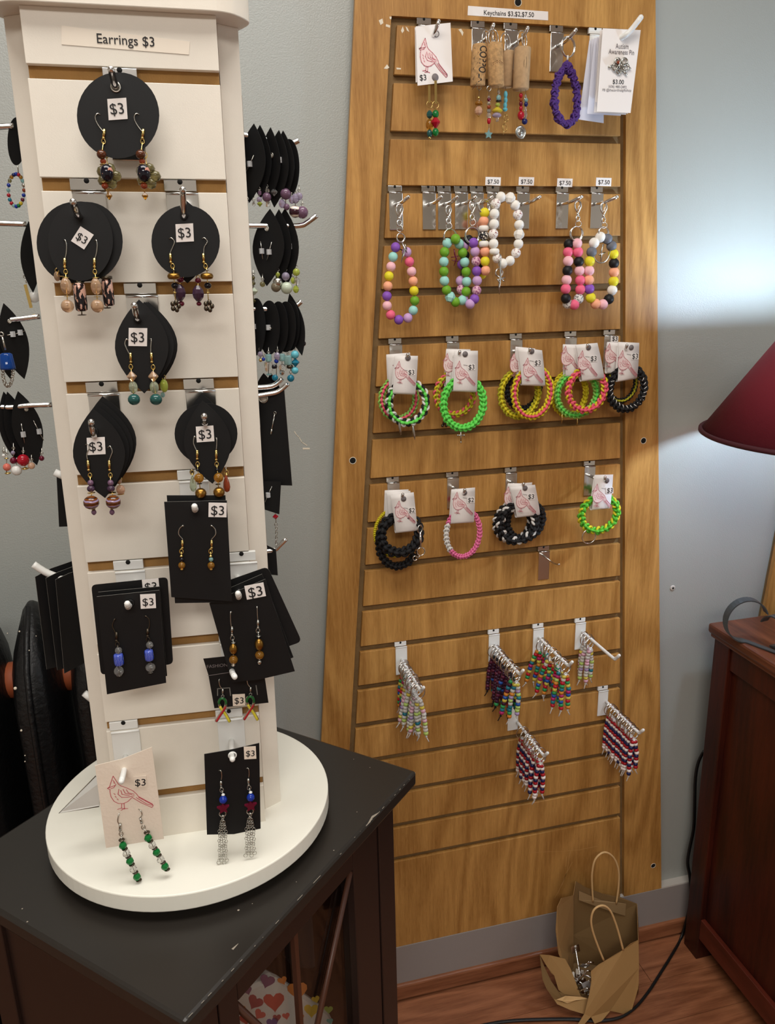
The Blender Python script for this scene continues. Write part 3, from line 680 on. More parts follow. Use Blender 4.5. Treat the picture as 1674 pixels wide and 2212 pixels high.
sheet([(1376,1952,-.032),(1379,2030,-.130),(1380,2130,-.150),(1378,2165,-.09),(1379,2040,-.05)], 'gusset')
sheet([(1276,2098,-.128),(1292,2084,-.128),(1312,2072,-.13),(1328,2062,-.132),(1347,2051,-.132),(1362,2038,-.132),(1379,2030,-.130),(1380,2090,-.142),(1378,2135,-.150),(1360,2196,-.158),(1340,2188,-.155),(1318,2183,-.152),(1300,2205,-.163),(1284,2211,-.165),(1276,2196,-.158),(1262,2212,-.165),(1240,2225,-.17),(1262,2190,-.155),(1272,2150,-.145),(1277,2120,-.135)], 'front_side', M_kraft, fan=(1325,2125,-.150))
sheet([(1165.6,2061.6,-0.085),(1187.4,2063.1,-0.085),(1220.1,2070.9,-0.088),(1231.7,2091.2,-0.095),(1243.5,2120.8,-0.105),(1254.4,2152.0,-0.118),(1234.2,2149.8,-0.115),(1217.0,2147.3,-0.112),(1206.1,2138.0,-0.108),(1196.8,2106.8,-0.098),(1190.5,2102.1,-0.095),(1179.6,2085.0,-0.09)], 'folded_flap', M_kraft)
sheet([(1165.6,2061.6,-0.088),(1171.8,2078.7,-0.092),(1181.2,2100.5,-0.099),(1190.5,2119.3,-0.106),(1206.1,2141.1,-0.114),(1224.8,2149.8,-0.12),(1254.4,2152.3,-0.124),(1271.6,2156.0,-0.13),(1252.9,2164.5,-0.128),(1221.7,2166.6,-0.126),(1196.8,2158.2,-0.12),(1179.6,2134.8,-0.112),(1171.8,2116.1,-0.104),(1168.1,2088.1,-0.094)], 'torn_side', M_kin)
sheet([(1201.4,2159.2,-0.124),(1221.7,2151.0,-0.126),(1254.4,2152.9,-0.127),(1270.9,2157.3,-0.132),(1243.5,2160.4,-0.131),(1224.8,2167.3,-0.13),(1213.9,2162.3,-0.128)], 'torn_edge', M_kraft2)
sheet([(1179.6,2134.8,-0.112),(1196.8,2158.2,-0.12),(1221.7,2166.6,-0.128),(1243.5,2161.0,-0.131),(1271.6,2156.7,-0.132),(1270.0,2178.5,-0.142),(1262.2,2190.9,-0.146),(1231.0,2181.6,-0.138),(1203.0,2169.1,-0.128)], 'bottom_side', M_kraft)
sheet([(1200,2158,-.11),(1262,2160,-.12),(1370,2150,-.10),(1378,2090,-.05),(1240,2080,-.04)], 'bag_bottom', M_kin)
sheet([(1250,1924,-.033),(1300,1945,-.033),(1352,1952,-.035),(1350,1978,-.037),(1330,1972,-.037),(1300,1962,-.036),(1250,1944,-.035)], 'handle_patch', mat('kraft_patch', (150,122,84), .6))
def hand(pts, Y):
    P = smooth_path([P3(x, y, Y if len(r_)==0 else r_[0]) for x, y, *r_ in pts], 4)
    m_ = MB(); m_.tube(P, .0021, 7); tw2 = []
    for i, p in enumerate(P): a = i*1.2; tw2.append(p + Vector((math.cos(a), math.sin(a)*.6, math.sin(a)*.5))*.0012)
    m_.tube(tw2, .0012, 5); m_.build('twisted_handle', M_kraft2, bag)
hand([(1281,1948),(1279,1915),(1279,1885),(1286,1856),(1305,1841),(1325,1852),(1336,1880),(1336,1915),(1331,1952)], -.036)
hand([(1304,2074),(1292,2045),(1280,2010),(1277,1985),(1284,1964),(1302,1956),(1318,1967),(1330,1995),(1339,2025),(1346,2052)], -.133)
# spare chrome hooks in the bag: each a plate and a bent rod
sp_pts = [((1243,2050),(1254,2108)),((1240,2112),(1262,2128)),((1252,2104),(1276,2110)),((1258,2124),(1266,2152)),((1242,2130),(1268,2096)),((1262,2086),(1274,2078)),((1268,2130),(1276,2146)),((1250,2142),(1268,2134))]
for i, (a, bb) in enumerate(sp_pts):
    Y = -.085 - .004*i; P, Q = P3(*a, Y), P3(*bb, Y - .012)
    o = thing('spare_hook', ['loose chrome hook standing tallest in the paper bag','loose chrome hook among the others in the torn paper bag'][i > 0], 'hook', (P+Q)/2, None if i == 0 else 'loose hooks in the paper bag')
    d_ = (Q-P).normalized(); n_ = d_.cross(Vector((0,-1,.4))).normalized()
    MB().tube([P, Q, Q + n_*.008], .0019, 7).build('rod', M_chrome, o); MB().box(P, d_*.008, n_*.009, d_.cross(n_)*.0007).build('plate', M_chrome, o)

# ================================================================== HOOKS
def FT(x, y, o): return TW(x, y, -o)
def FPn(x, y, o): return Vector((x, -o, Z0 - y))
def hook(F, x, k, rod, label, m=M_chrome, w=.0215, plen=.0645, rr=.0026, group=None, sx=0, capm=None):
    """one slatwall hook: lip in the groove, flat plate over the slat, bent rod"""
    y0 = k*PITCH; c = F(x, y0+.02, .001)
    t = thing('slatwall_hook', label, 'hook', c, group)
    def bxl(x0, x1, ya, yb, oa, ob, name, mm, bev=.0003):
        p = [F(a, b_, o) for o in (oa, ob) for b_ in (ya, yb) for a in (x0, x1)]
        cc = sum(p, Vector())/8; ax = (F(x1,ya,oa)-F(x0,ya,oa))/2; ay = (F(x0,yb,oa)-F(x0,ya,oa))/2; az = (F(x0,ya,ob)-F(x0,ya,oa))/2
        return MB().box(cc, ax, ay, az).build(name, mm, t, None, bev)
    h = w/2
    bxl(x-h-.001, x+h-.001, y0+.0008, y0+.0088, -.004, .0006, 'lip', m)
    MB().lathe(F(x-.001, y0+.0022, .0006), F(0,0,1)-F(0,0,0), [(.0021,-.0002),(.0019,.0003)], 12).build('screw_hole', M_hole, t)
    bxl(x-h, x+h, y0+.0098, y0+plen, .0006, .0022, 'plate', m, .0005)
    MB().tube([F(x-h, y0+.0108, .0018), F(x+h, y0+.0108, .0018)], .0011, 8).build('fold', m, t)
    if rod:
        P = smooth_path(rod, 3) if len(rod) > 2 else rod
        r_ = MB().tube(P, rr, 10, m=0); r_.ball(P[-1], rr*1.02, 0, 10); r_.build('rod', m if capm is None else capm, t)
    return t
def tx(px, py): # tower-face coordinates of a pixel
    q = onT(px, py, 0) - TO; return q.dot(TX), q.dot(TD)
def thook(px, py, k, rodpx, label, m=M_chrome, w=.0245, plen=.064, rr=.0024, base=None):
    x = tx(px, py)[0]; bs = onT(*base) if base else None; f = rodpx[0]; b = onT(*f); bl = b - TO; base = TO + TX*bl.dot(TX) + TD*bl.dot(TD) + TN*.002
    hook(FT, x, k, [base if bs is None else bs] + [onT(*q) for q in rodpx], label, m, w, plen, rr)
thook(262,160,0,[(250,188,.030),(242,158,.043),(240,150,.047)],'chrome hook at the top of the white spinner holding a round card')
thook(191,400,1,[(170,465,.044),(160,442,.056),(158,436,.060)],'chrome hook in the second groove, left, with a stack of round cards')
thook(392,400,1,[(397,468,.032),(395,420,.046),(395,410,.050)],'chrome hook in the second groove, right, with a round card')
thook(305,618,2,[(298,690,.045),(292,668,.056),(290,660,.060)],'chrome hook in the third groove holding leaf-shaped cards')
thook(222,830,3,[(204,940,.055),(198,919,.066),(197,912,.070)],'chrome hook in the fourth groove, left, holding leaf-shaped cards')
thook(432,830,3,[(443,914,.050),(441,905,.060),(441,899,.066)],'chrome hook in the fourth groove, right, behind leaf and round cards')
thook(418,1030,4,[(422,1100,.056),(420,1094,.074)],'white hook holding the single tall black card', M_wplastic)
thook(280,1222,5,[(279,1308,.056),(275,1304,.074)],'white hook holding the cards with blue striped earrings', M_wplastic)
thook(524,1200,5,[(516,1288,.050),(514,1282,.066)],'white hook at right holding tilted black cards', M_wplastic)
thook(505,1378,6,[(500,1446,.040),(507,1462,.066)],'white hook above the ribbon earrings, tip below the tilted cards', M_wplastic)
thook(270,1572,7,[(268,1664,.055),(262,1688,.075)],'white hook holding the cream cardinal card', M_wplastic, base=(271,1634,.002))
thook(498,1555,7,[(501,1631,.049),(502,1640,.066)],'white hook holding the card with chain tassels', M_wplastic, base=(500,1600,.002))

# ================================================================== EARRING CARDS
def cardmesh(pl, outline, parent, m=M_black, em=None, th=.0006, name='backing_card'):
    P = [pl.at(*p) for p in outline]; mb = MB(); mb.prism(P, -pl.n*th); n = len(P)
    for i in range(2, len(mb.m)): mb.m[i] = 1
    return mb.build(name, [m, em or m], parent)
def circ(cx, cy, rx, ry, n=40, tilt=0):
    t0 = math.radians(tilt); out = []
    for i in range(n):
        a = 2*PI*i/n; x = rx*math.cos(a); y = ry*math.sin(a); out.append((cx + x*math.cos(t0) - y*math.sin(t0), cy + x*math.sin(t0) + y*math.cos(t0)))
    return out
def leaf(tx_, ty, bx_, by, hw, n=14, skew=0.0):
    """pointed oval from its top point to its bottom point"""
    L = [(tx_, ty)]; dx, dy = bx_-tx_, by-ty; l = math.hypot(dx, dy); nx, ny = -dy/l, dx/l
    R = []
    for i in range(1, n):
        t = i/n; wd = hw*(1-abs(2*t-1)**1.9); L.append((tx_+dx*t - nx*wd, ty+dy*t - ny*wd)); R.append((tx_+dx*t + nx*wd, ty+dy*t + ny*wd))
    return L + [(bx_, by)] + R[::-1]
def rrect(c, r=9):
    out = []; n = len(c)
    for i in range(n):
        p0, p, p1 = Vector(c[i-1]), Vector(c[i]), Vector(c[(i+1)%n]); a = (p0-p).normalized(); b = (p1-p).normalized()
        for k in range(5):
            t = k/4; q = (p+a*r)*(1-t)**2 + p*2*t*(1-t) + (p+b*r)*t*t; out.append((q.x, q.y))
    return out
def card(pl, outline, label, m=M_black, em=None, group=None):
    c = sum((pl.at(*p) for p in outline), Vector())/len(outline)
    t = thing('earring_card', label, 'earring card', c, group); cardmesh(pl, outline, t, m, em); return t
def eyelet(pl, x, y, r, t, m=M_nickel):
    s = pl.sc(x, y); MB().ring(pl.at(x, y, .0006), pl.n, r*s, r*s*.22, 20, 6).build('hole_rim', m, t)
    MB().lathe(pl.at(x, y, .0001), pl.n, [(r*s,-.0001),(r*s*.98,.0003)], 16).build('punched_hole', M_hole if m is not M_nickel else M_white, t)
def earring(t, pl, wire, coil, link_, beads, wm=M_nickel, cm=M_gold, h=.0012):
    s = pl.sc(*wire[0]); W_ = smooth_path([pl.at(x, y, h if i else -.0003) for i, (x, y) in enumerate(wire)], 3)
    mb = MB(); mb.tube(W_, .00045, 6, m=0)
    if coil: mb.tube([pl.at(*coil[0], h), pl.at(*coil[1], h)], .0011, 8, m=1); mb.ball(pl.at(coil[1][0], coil[1][1]+2, h), .0013, 1, 8)
    if link_:
        mb.ring(pl.at(*link_, h), pl.n, 4*s, .0004, 12, 5, m=1, sy=1.4)
    big = max([b[2] for b in beads], default=3)*s*.8
    if beads:
        mb.tube([pl.at(*(link_ or coil[1]), h)] + [pl.at(b[0], b[1], h+min(big, b[2]*s*.9)) for b in beads if b[2] < 40], .0004, 5, m=1)
    e = mb.build('earring', [wm, cm], t, pl.at(*wire[0]))
    for b in beads:
        x, y, rx, ry, shape, key = b[:6]
        bead(pl.at(x, y, h + rx*s*.9), rx*s, ry*s, shape, G[key], e, 'charm' if shape in ('star','flower') else 'bead', b[6] if len(b) > 6 else None)
    return e
# -- top round card
p = TowPl(.030)
t = card(p, circ(255,249,89,93), 'round black card at the top of the spinner with swirled dark glass bead earrings')
eyelet(p, 250,188,10,t); sticker(p, 254,236,41,46,-4,'$3',t)
for s_, x0 in ((0,213),(1,297)):
    d = [0, 80][s_]
    earring(t, p, [(x0+4,248),(x0-2,246),(x0-7,254),(x0-2,268),(x0+8,282),(x0+13,286)], ((x0+13,280),(x0+11,297)), (x0+11,306),
        [(x0+9,324,2,2,'round','gold'),(x0+8,336,11,10,'round','brown'),(x0+11,350,7,6,'round','redbrown'),(x0+12,357,9,3,'daisy','gold'),(x0+[20,15][s_],376,15,19,'round','lampwork'),(x0+14,396,9,3,'daisy','gold'),(x0+15,403,8,7,'round','redbrown'),(x0+[24,17][s_],424,7,9,'bicone','amber')])
p2 = TowPl(.022)
t = card(p2, circ(262,247,80,86), 'second round card hidden behind the top one, showing olive petal earrings')
for x0 in (238, 322):
    earring(t, p2, [(x0-10,300),(x0-8,330)], None, (x0-8,336), [(x0,384,27,27,'flower','olive'),(x0-14,374,5,20,'cyl','champagne')], h=.001)
# -- left stack of round cards
p = TowPl(.026); t = card(p, circ(161,524,82,88), 'rearmost round black card of the left stack, its rim showing at left')
earring(t, p, [(124,575),(122,582)], None, (124,585), [(125,597,7,11,'round','champagne'),(232,600,13,4,'cyl','dark'),(235,632,13,30,'cyl','pattern'),(233,665,9,5,'daisy','dark')])
p = TowPl(.032); t = card(p, circ(187,522,78,86), 'middle round black card of the left stack, with pink and black cylinder beads')
earring(t, p, [(172,590),(170,604)], None, (171,608), [(173,612,11,4,'cyl','dark'),(176,642,14,31,'cyl','pattern'),(179,680,10,4,'daisy','dark')])
p = TowPl(.042, .1); t = card(p, circ(174,521,70,86), 'front round black card of the left stack with champagne ribbed beads and tilted price label')
sticker(p, 178,514,34,38,33,'$3',t); eyelet(p, 167,465,6,t,M_black)
earring(t, p, [(137,519),(141,519),(144,530),(143,548),(140,560)], ((140,558),(140,574)), (142,587), [(143,600,8,4,'daisy','gold'),(144,618,13,19,'round','champagne'),(146,640,8,3,'daisy','gold'),(147,661,15,15,'round','champagne')])
earring(t, p, [(204,521),(208,519),(210,530),(208,548),(204,560)], ((204,558),(204,574)), (205,587), [(207,600,8,4,'daisy','gold'),(208,619,12,19,'round','champagne'),(210,641,8,3,'daisy','gold'),(211,661,15,15,'round','champagne')])
# -- right round card
p = TowPl(.022); t = card(p, leaf(401,432,405,612,58), 'leaf card peeking above and below the right round card')
earring(t, p, [(400,560),(392,590)], None, (392,600), [(390,604,8,7,'round','wine'),(388,632,14,19,'faceted','purple'),(392,656,7,6,'round','wine')])
earring(t, p, [(420,560),(428,590)], None, (428,600), [(428,606,7,6,'round','wine'),(428,634,13,18,'faceted','purple'),(430,656,6,5,'round','wine')])
p = TowPl(.031); t = card(p, circ(401,521,74,78), 'round black card at right of the spinner with antique gold lantern beads')
sticker(p, 399,503,38,39,-3,'$3',t); eyelet(p, 398,465,7,t,M_black)
for x0, dr_ in ((370,1),(438,-1)):
    q = 0 if dr_ > 0 else 3
    earring(t, p, [(x0-5+q,516),(x0+q,514),(x0+7+q,522),(x0+3,534),(x0-2*dr_,546),(x0-2+q,552)], ((x0-2+q,548),(x0-1+q,564)), (x0+3+q,575), [(x0+6+q,584,5,3,'daisy','dark'),(x0+6+q,597,14,11,'abacus','bronze'),(x0+8+q,617,8,7,'round','blackg'),(x0+8+q,632,4,3,'round','gold'),(x0+10+q,661,12,14,'flower','dark')])
# -- middle leaf stack
for i, (dx, hw) in enumerate(((13,58),(9,58),(5,58))):
    p = TowPl(.028 + .004*i); t = card(p, leaf(307+dx,652,318+dx,842,hw), ['rearmost','second','third'][i] + ' black leaf card of the middle stack, a dark edge at right')
    if i == 0: earring(t, p, [(352,800),(354,812)], None, (354,815), [(355,832,9,15,'round','lime'),(352,852,5,6,'round','aqua')])
p = TowPl(.043); t = card(p, leaf(300,647,312,850,58), 'front black leaf card in the middle of the spinner with dark teal ball earrings')
sticker(p, 298,728,40,39,1,'$3',t); eyelet(p, 297,690,7,t,M_black)
earring(t, p, [(279,738),(274,732),(270,742),(275,755),(282,768)], ((282,762),(283,779)), (283,792), [(286,812,11,12,'bicone','champagne'),(289,835,10,14,'round','iri'),(289,847,5,3,'daisy','silver'),(291,861,14,13,'round','teal')])
earring(t, p, [(322,734),(327,732),(326,750),(326,764)], ((327,762),(328,779)), (331,793), [(332,812,11,12,'bicone','champagne'),(334,835,10,14,'round','iri'),(336,847,5,3,'daisy','silver'),(338,861,14,13,'round','teal')])
# -- lower left leaves
for i, (a, b_, hw) in enumerate((((221,856),(248,1052),60), ((214,866),(240,1060),60), ((208,875),(234,1068),58))):
    p = TowPl(.032 + .005*i); t = card(p, leaf(*a, *b_, hw), ['rearmost','second','third'][i] + ' black leaf card in the lower left stack of the spinner')
    if i == 0: earring(t, p, [(258,1020),(258,1030)], None, (259,1034), [(258,1037,6,8,'round','peachc'),(262,1055,10,11,'round','peachc'),(262,1065,8,3,'daisy','gold')])
p = TowPl(.053); t = card(p, leaf(200,883,227,1076,56), 'front leaf card at lower left with banded brown lentil beads')
sticker(p, 208,963,39,37,-3,'$3',t); eyelet(p, 203,932,8,t,M_black)
earring(t, p, [(184,962),(190,958),(193,968),(188,980),(190,994)], ((190,994),(192,1012)), (195,1026), [(197,1041,7,7,'round','mauve'),(198,1053,9,8,'round','purple'),(199,1062,9,3,'daisy','gold'),(200,1081,18,16,'round','agate'),(203,1098,5,3,'daisy','gold'),(204,1104,6,7,'faceted','mauve')])
earring(t, p, [(232,968),(238,963),(243,974),(240,984),(236,994)], ((236,994),(237,1012)), (239,1026), [(240,1041,7,7,'round','mauve'),(241,1053,9,8,'round','purple'),(244,1062,9,3,'daisy','gold'),(247,1080,17,16,'round','agate'),(243,1097,5,3,'daisy','gold'),(243,1104,6,7,'faceted','mauve')])
# -- lower right leaves
p = TowPl(.028); t = card(p, leaf(435,850,450,1020,50), 'rear leaf card behind the round one in the lower right stack')
p = TowPl(.034); t = card(p, circ(445,937,68,66), 'round black card behind the leaf card, lower right of the spinner')
earring(t, p, [(413,1010),(414,1018)], None, (415,1020), [(417,1042,8,19,'drop','iri')]); earring(t, p, [(488,1010),(488,1018)], None, (489,1020), [(489,1042,8,20,'drop','redbrown')])
p = TowPl(.046); t = card(p, leaf(437,866,459,1045,51), 'front leaf card at lower right with amber and ribbed gold ball earrings')
sticker(p, 443,937,38,34,-4,'$3',t); eyelet(p, 441,910,7,t,M_black)
earring(t, p, [(424,946),(420,942),(418,955),(421,965),(426,975)], ((426,972),(426,988)), (427,1002), [(427,1014,4,3,'round','blackg'),(430,1030,11,11,'round','amber'),(431,1043,6,3,'daisy','dark'),(434,1062,13,12,'round','bronze')])
earring(t, p, [(464,948),(468,946),(468,960),(467,972)], ((467,972),(467,990)), (468,1002), [(469,1013,4,3,'round','blackg'),(472,1029,11,11,'round','amber'),(471,1044,6,3,'daisy','dark'),(473,1060,13,12,'round','bronze')])
# -- rectangular cards
p = TowPl(.050); t = card(p, [(360,1070),(487,1070),(500,1301),(378,1303)], 'black card behind the tall one, its upper edge showing', M_black, M_edge)
p = TowPl(.055); t = card(p, [(354.5,1084),(490,1081),(501,1299),(370,1290)], 'tall black card in the middle of the spinner with small amber drop earrings', M_black, M_edge)
sticker(p, 470,1101,39,31,1,'$3',t); eyelet(p, 421,1098,8,t,M_black)
for x0, b in ((396,-1),(456,1)):
    xe = 392 if b < 0 else 455
    earring(t, p, [(x0,1139),(x0-4*0,1134),(x0+8*b,1141),(x0+10*b,1153),(x0+2*b,1163),(xe+2,1168)], ((xe+2,1166),(xe+2,1180)), (xe,1190), [(xe,1199,4,3,'round','gold'),(xe+1,1206,5,5,'round','blackg' if b < 0 else 'aqua'),(xe+1,1218,8,8,'round','amber'),(xe+1,1227,4,3,'round','gold')])
p = TowPl(.044); t = card(p, rrect([(197,1264),(362,1247),(374,1434),(218,1458)], 10), 'rounded black card at the back of the lower left stack, label half hidden', M_black, M_black)
sticker(p, 326,1265,36,30,-6,'$3',t)
p = TowPl(.050); t = card(p, [(212,1279),(345,1267),(361,1460),(233,1488)], 'black card just behind the blue-bead earring card', M_black, M_edge)
p = TowPl(.056); t = card(p, [(209,1289),(344,1275),(359,1475),(231,1500)], 'black card at lower left with clear and blue striped cylinder earrings', M_black, M_edge)
sticker(p, 320,1298,33,31,-3,'$3',t); eyelet(p, 281,1303,8,t,M_black)
earring(t, p, [(250,1340),(248,1336),(243,1350),(248,1362),(252,1372)], ((252,1364),(252,1380)), (254,1390), [(257,1401,8,8,'round','clear'),(258,1419,11,14,'cyl','bluestripe'),(258,1431,6,2,'daisy','silver'),(258,1444,11,11,'round','clear'),(259,1454,7,3,'daisy','silver')], M_darkmetal, M_darkmetal)
earring(t, p, [(315,1334),(314,1329),(322,1336),(323,1350),(318,1364)], ((319,1357),(319,1370)), (320,1380), [(324,1389,8,8,'round','clear'),(323,1410,10,13,'cyl','bluestripe'),(324,1423,6,2,'daisy','silver'),(326,1436,11,10,'round','clear'),(326,1447,7,3,'daisy','silver')], M_darkmetal, M_darkmetal)
p = TowPl(.033); t = card(p, rrect([(470,1262),(578,1224),(652,1386),(540,1425)], 12), 'rounded black card leaning right at the back of the lower right stack', M_black, M_edge)
p = TowPl(.039); t = card(p, [(462,1285),(566,1240),(634,1420),(530,1460)], 'black card between the rounded one and the amber earring card', M_black, M_edge)
p = TowPl(.045); t = card(p, [(452,1303),(573,1251),(637,1450),(560,1468),(501,1474)], 'tilted black card at lower right with silver, gold and amber earrings', M_black, M_edge)
sticker(p, 551,1276,42,30,-11,'$3',t); eyelet(p, 514,1282,8,t,M_black)
earring(t, p, [(501,1324),(498,1320),(498,1340),(500,1355)], ((501,1352),(501,1368)), (502,1377), [(504,1384,6,3,'daisy','silver'),(504,1397,9,13,'round','bronze'),(504,1420,10,10,'round','amber'),(504,1433,5,4,'round','silver')], M_nickel, M_nickel)
earring(t, p, [(554,1314),(555,1309),(556,1328),(557,1342)], ((557,1338),(557,1352)), (557,1361), [(558,1370,6,3,'daisy','silver'),(559,1387,10,14,'round','bronze'),(560,1410,10,10,'round','amber'),(560,1427,5,6,'round','silver')], M_nickel, M_nickel)
p = TowPl(.028); t = card(p, [(439,1423),(505,1416),(570,1450),(580,1518),(463,1530),(450,1458)], 'black card with a grey printed heading, hung below the tilted cards', M_black, M_edge)
text('FASHION', p, (447,1443), (491,1439), M_greyink, t, .0004)
MB().ribbon([p.at(449,1459,.0006), p.at(500,1451,.0006)], .0006, p.n).build('fold_line', M_greyink, t)
for pts in ([(470,1502),(470,1487),(496,1485),(498,1502)], [(553,1480),(556,1500)]):
    MB().ribbon([p.at(*q, .0006) for q in pts], .0008, p.n).build('cut_slot', M_edge, t)
sticker(p, 516,1511,27,25,-3,'$3',t,M_cream)
def awareness(t, p, x, y):
    s = p.sc(x, y); e = MB(); W_ = smooth_path([p.at(x-6,y-62,.0), p.at(x-8,y-60,.0015), p.at(x-6,y-48,.0015), p.at(x,y-40,.0015), p.at(x,y-34,.0015)], 3); e.tube(W_, .00045, 6)
    e.tube([p.at(x,y-42,.0015), p.at(x,y-30,.0015)], .0009, 8); e.ring(p.at(x,y-26,.0015), p.n, 3*s, .0004, 10, 5)
    er = e.build('earring', M_nickel, t, p.at(x, y-60))
    loop = [(x+15,y+28),(x+6,y+12),(x-4,y-2),(x-8,y-14),(x-4,y-22),(x+3,y-22),(x+7,y-14),(x+4,y-2),(x-5,y+12),(x-14,y+26)]
    L = smooth_path([p.at(a, b, .0022 + .0004*i/4) for i, (a, b) in enumerate(loop)], 3); n = len(L)
    def rib(pts, m_, wd, hh, nm): MB().tube([q + p.n*hh for q in pts], wd, 6).build(nm, m_, er)
    rib(L, M_nickel, .0015, 0, 'ribbon_charm')
    rib(L[:8], mat('enamel_yellow', (220,206,60), .2), .0012, .0006, 'yellow_enamel'); rib(L[8:-8], mat('enamel_green', (30,96,44), .2), .0012, .0006, 'green_enamel'); rib(L[-8:], mat('enamel_red', (176,36,40), .2), .0012, .0006, 'red_enamel')
awareness(t, p, 481, 1528); awareness(t, p, 541, 1524)
# -- chain tassel card
p = TowPl(.049); t = card(p, [(441,1629),(500,1619),(560,1605),(563,1790),(505,1802),(447,1803)], 'black card at lower right hung over the round base, with silver chain tassel earrings', M_black, M_edge)
sticker(p, 540,1625,26,27,-3,'$3',t,M_cream); eyelet(p, 502,1631,8,t,M_wplastic)
def tassel(x, y, yb, spread):
    s = p.sc(x, y)
    e = earring(t, p, [(x-9,y-88),(x-4,y-90),(x-2,y-80),(x-3,y-70)], ((x-4,y-68),(x-3,y-56)), (x-2,y-48), [(x+1,y-40,4,3,'round','white'),(x+1,y-32,9,9,'round','cobalt'),(x+1,y-17,14,14,'star','wine')], M_nickel, M_nickel)
    m_ = MB(); m_.ring(p.at(x,y,.003), p.n, 7*s, .0006, 14, 6)
    for k in range(4):
        dx = (k-1.5)*spread; n = int((yb-y)/5.2) - (k % 2)*1
        for i in range(n):
            yy = y+7 + i*5.2; xx = x + dx*min(1, i/6) + math.sin(i*1.7+k)*.8 + (yb < 1845)*0
            m_.ring(p.at(xx, yy, .0028 + .0007*(k % 2)), p.n if i % 2 == 0 else (p.n + p.u*1.3), 3.1*s, .00027, 8, 4, sy=1.3)
        m_.ring(p.at(x + dx*1.25, y+7+n*5.2, .003), p.n, 4.2*s, .00035, 10, 4)
    m_.build('chain_tassel', M_nickel, e)
tassel(481, 1753, 1852, 4.6); tassel(540, 1748, 1840, 5.2)
# -- cream cardinal cards
p = TowPl(.054); t = card(p, [(205,1654),(262,1640),(328,1614),(343,1725),(354,1812),(290,1822),(229,1832)], 'cream card with a red line drawing of a bird and green bead earrings', M_cream, M_cream)
bird(p, 280,1712,86,t,M_red,0,.0008,1.3,False,92); MB().lathe(p.at(268,1664,.0002), p.n, [(.0022,-.0001),(.0021,.0003)], 14).build('punched_hole', M_greyink, t)
ps = sticker(p, 303,1687,27,24,-4,'$3',t,M_cream,tw=.85)
def gem_drop(x0, y0, x1, y1, wire, coil, lk):
    bs = []; n = 5
    for i in range(n):
        f_ = i/(n-1); x, y = x0+(x1-x0)*f_, y0+(y1-y0)*f_
        bs.append((x, y, 9, 10, 'faceted', 'green' if i % 2 == 0 else 'clear'))
        f2 = (i+.5)/(n-1); bs.append((x0+(x1-x0)*f2, y0+(y1-y0)*f2, 7, 5, 'daisy', 'dark'))
    bs.insert(0, (x0-3, y0-11, 7, 5, 'daisy', 'dark'))
    earring(t, p, wire, coil, lk, bs, M_nickel, M_nickel, .002)
gem_drop(267,1818,297,1885, [(258,1756),(256,1760),(255,1772),(260,1779)], ((260,1776),(260,1788)), (262,1798))
gem_drop(321,1802,357,1863, [(299,1748),(305,1749),(307,1758),(302,1764)], ((303,1764),(306,1772)), (310,1784))
pw = TowPl(.006, .55, onT(150,1750,-.0))
t = thing('earring_card', 'pale card seen edge-on behind the bird card, its corner touching the round base', 'earring card', onT(180,1735,-.01))
pt = [onT(207,1676,.004), onT(127,1757,.012), onT(214,1742,.02), onT(216,1690,.02)]
MB().prism(pt, (0.0005,.0006,0)).build('backing_card', mat('pale_grey_card', (206,204,198), .5), t)
MB().tube(pt[:3], .0005, 5).build('folded_edge', M_darkmetal, t)

# ================================================================== SIDE RODS AND CARDS OF THE SPINNER
def siderod(pts, label, d=-.05, m=M_chrome, r=.0023):
    P = [onT(x, y, d) for x, y in pts]
    t = thing('slatwall_hook', label, 'hook', P[0]); q = smooth_path(P, 4) if len(P) > 2 else P
    b = MB(); b.tube(q, r, 10); b.build('rod', m, t)
    ix = TWD+.0168 if pts[0][0] > 300 else -.0168
    sgn = 1 if ix > 0 else -1; l = P[0]-TO; y_ = l.dot(TD)
    MB().box(TW(ix+sgn*.0003, y_, .0480), TX*.0003, TD*.026, TN*.010).build('plate', m, t, None, .0004); return t
siderod([(508,287),(560,298),(620,309),(634,308),(645,303)], 'chrome hook high on the right side of the spinner with purple bead cards')
siderod([(518,487),(600,488),(648,487),(664,480),(684,465)], 'longest chrome hook on the right side of the spinner, tip bent up')
siderod([(530,666),(600,668),(634,663),(651,650)], 'chrome hook on the right side of the spinner with blue bead cards')
siderod([(540,838),(588,834),(610,817)], 'shorter of two chrome hooks above the long black side card')
siderod([(540,858),(575,852),(601,846),(622,828)], 'chrome hook passing through the long black side card')
siderod([(560,1192),(592,1188),(602,1180),(618,1164)], 'lowest chrome hook on the right side of the spinner')
siderod([(30,272),(-20,275),(-60,276)], 'chrome hook on the upper left side of the spinner behind a seed bead hoop')
siderod([(57,484),(0,482),(-60,480)], 'long chrome hook on the left side of the spinner, second from the top')
siderod([(86,683),(40,689),(15,691),(-15,688)], 'chrome hook on the left side of the spinner with a blue stone card')
siderod([(112,874),(60,876),(20,880),(-20,876)], 'chrome hook on the left side of the spinner with red bead cards')
siderod([(160,1258),(105,1239),(72,1219)], 'white hook at left above three black cards', m=M_wplastic, r=.0033)
siderod([(200,1512),(182,1497)], 'white hook tip at the lower left edge of the spinner', m=M_wplastic, r=.0033)
siderod([(140,1030),(118,1020)], 'white hook with a narrow black card at the left edge', m=M_wplastic, r=.0033)
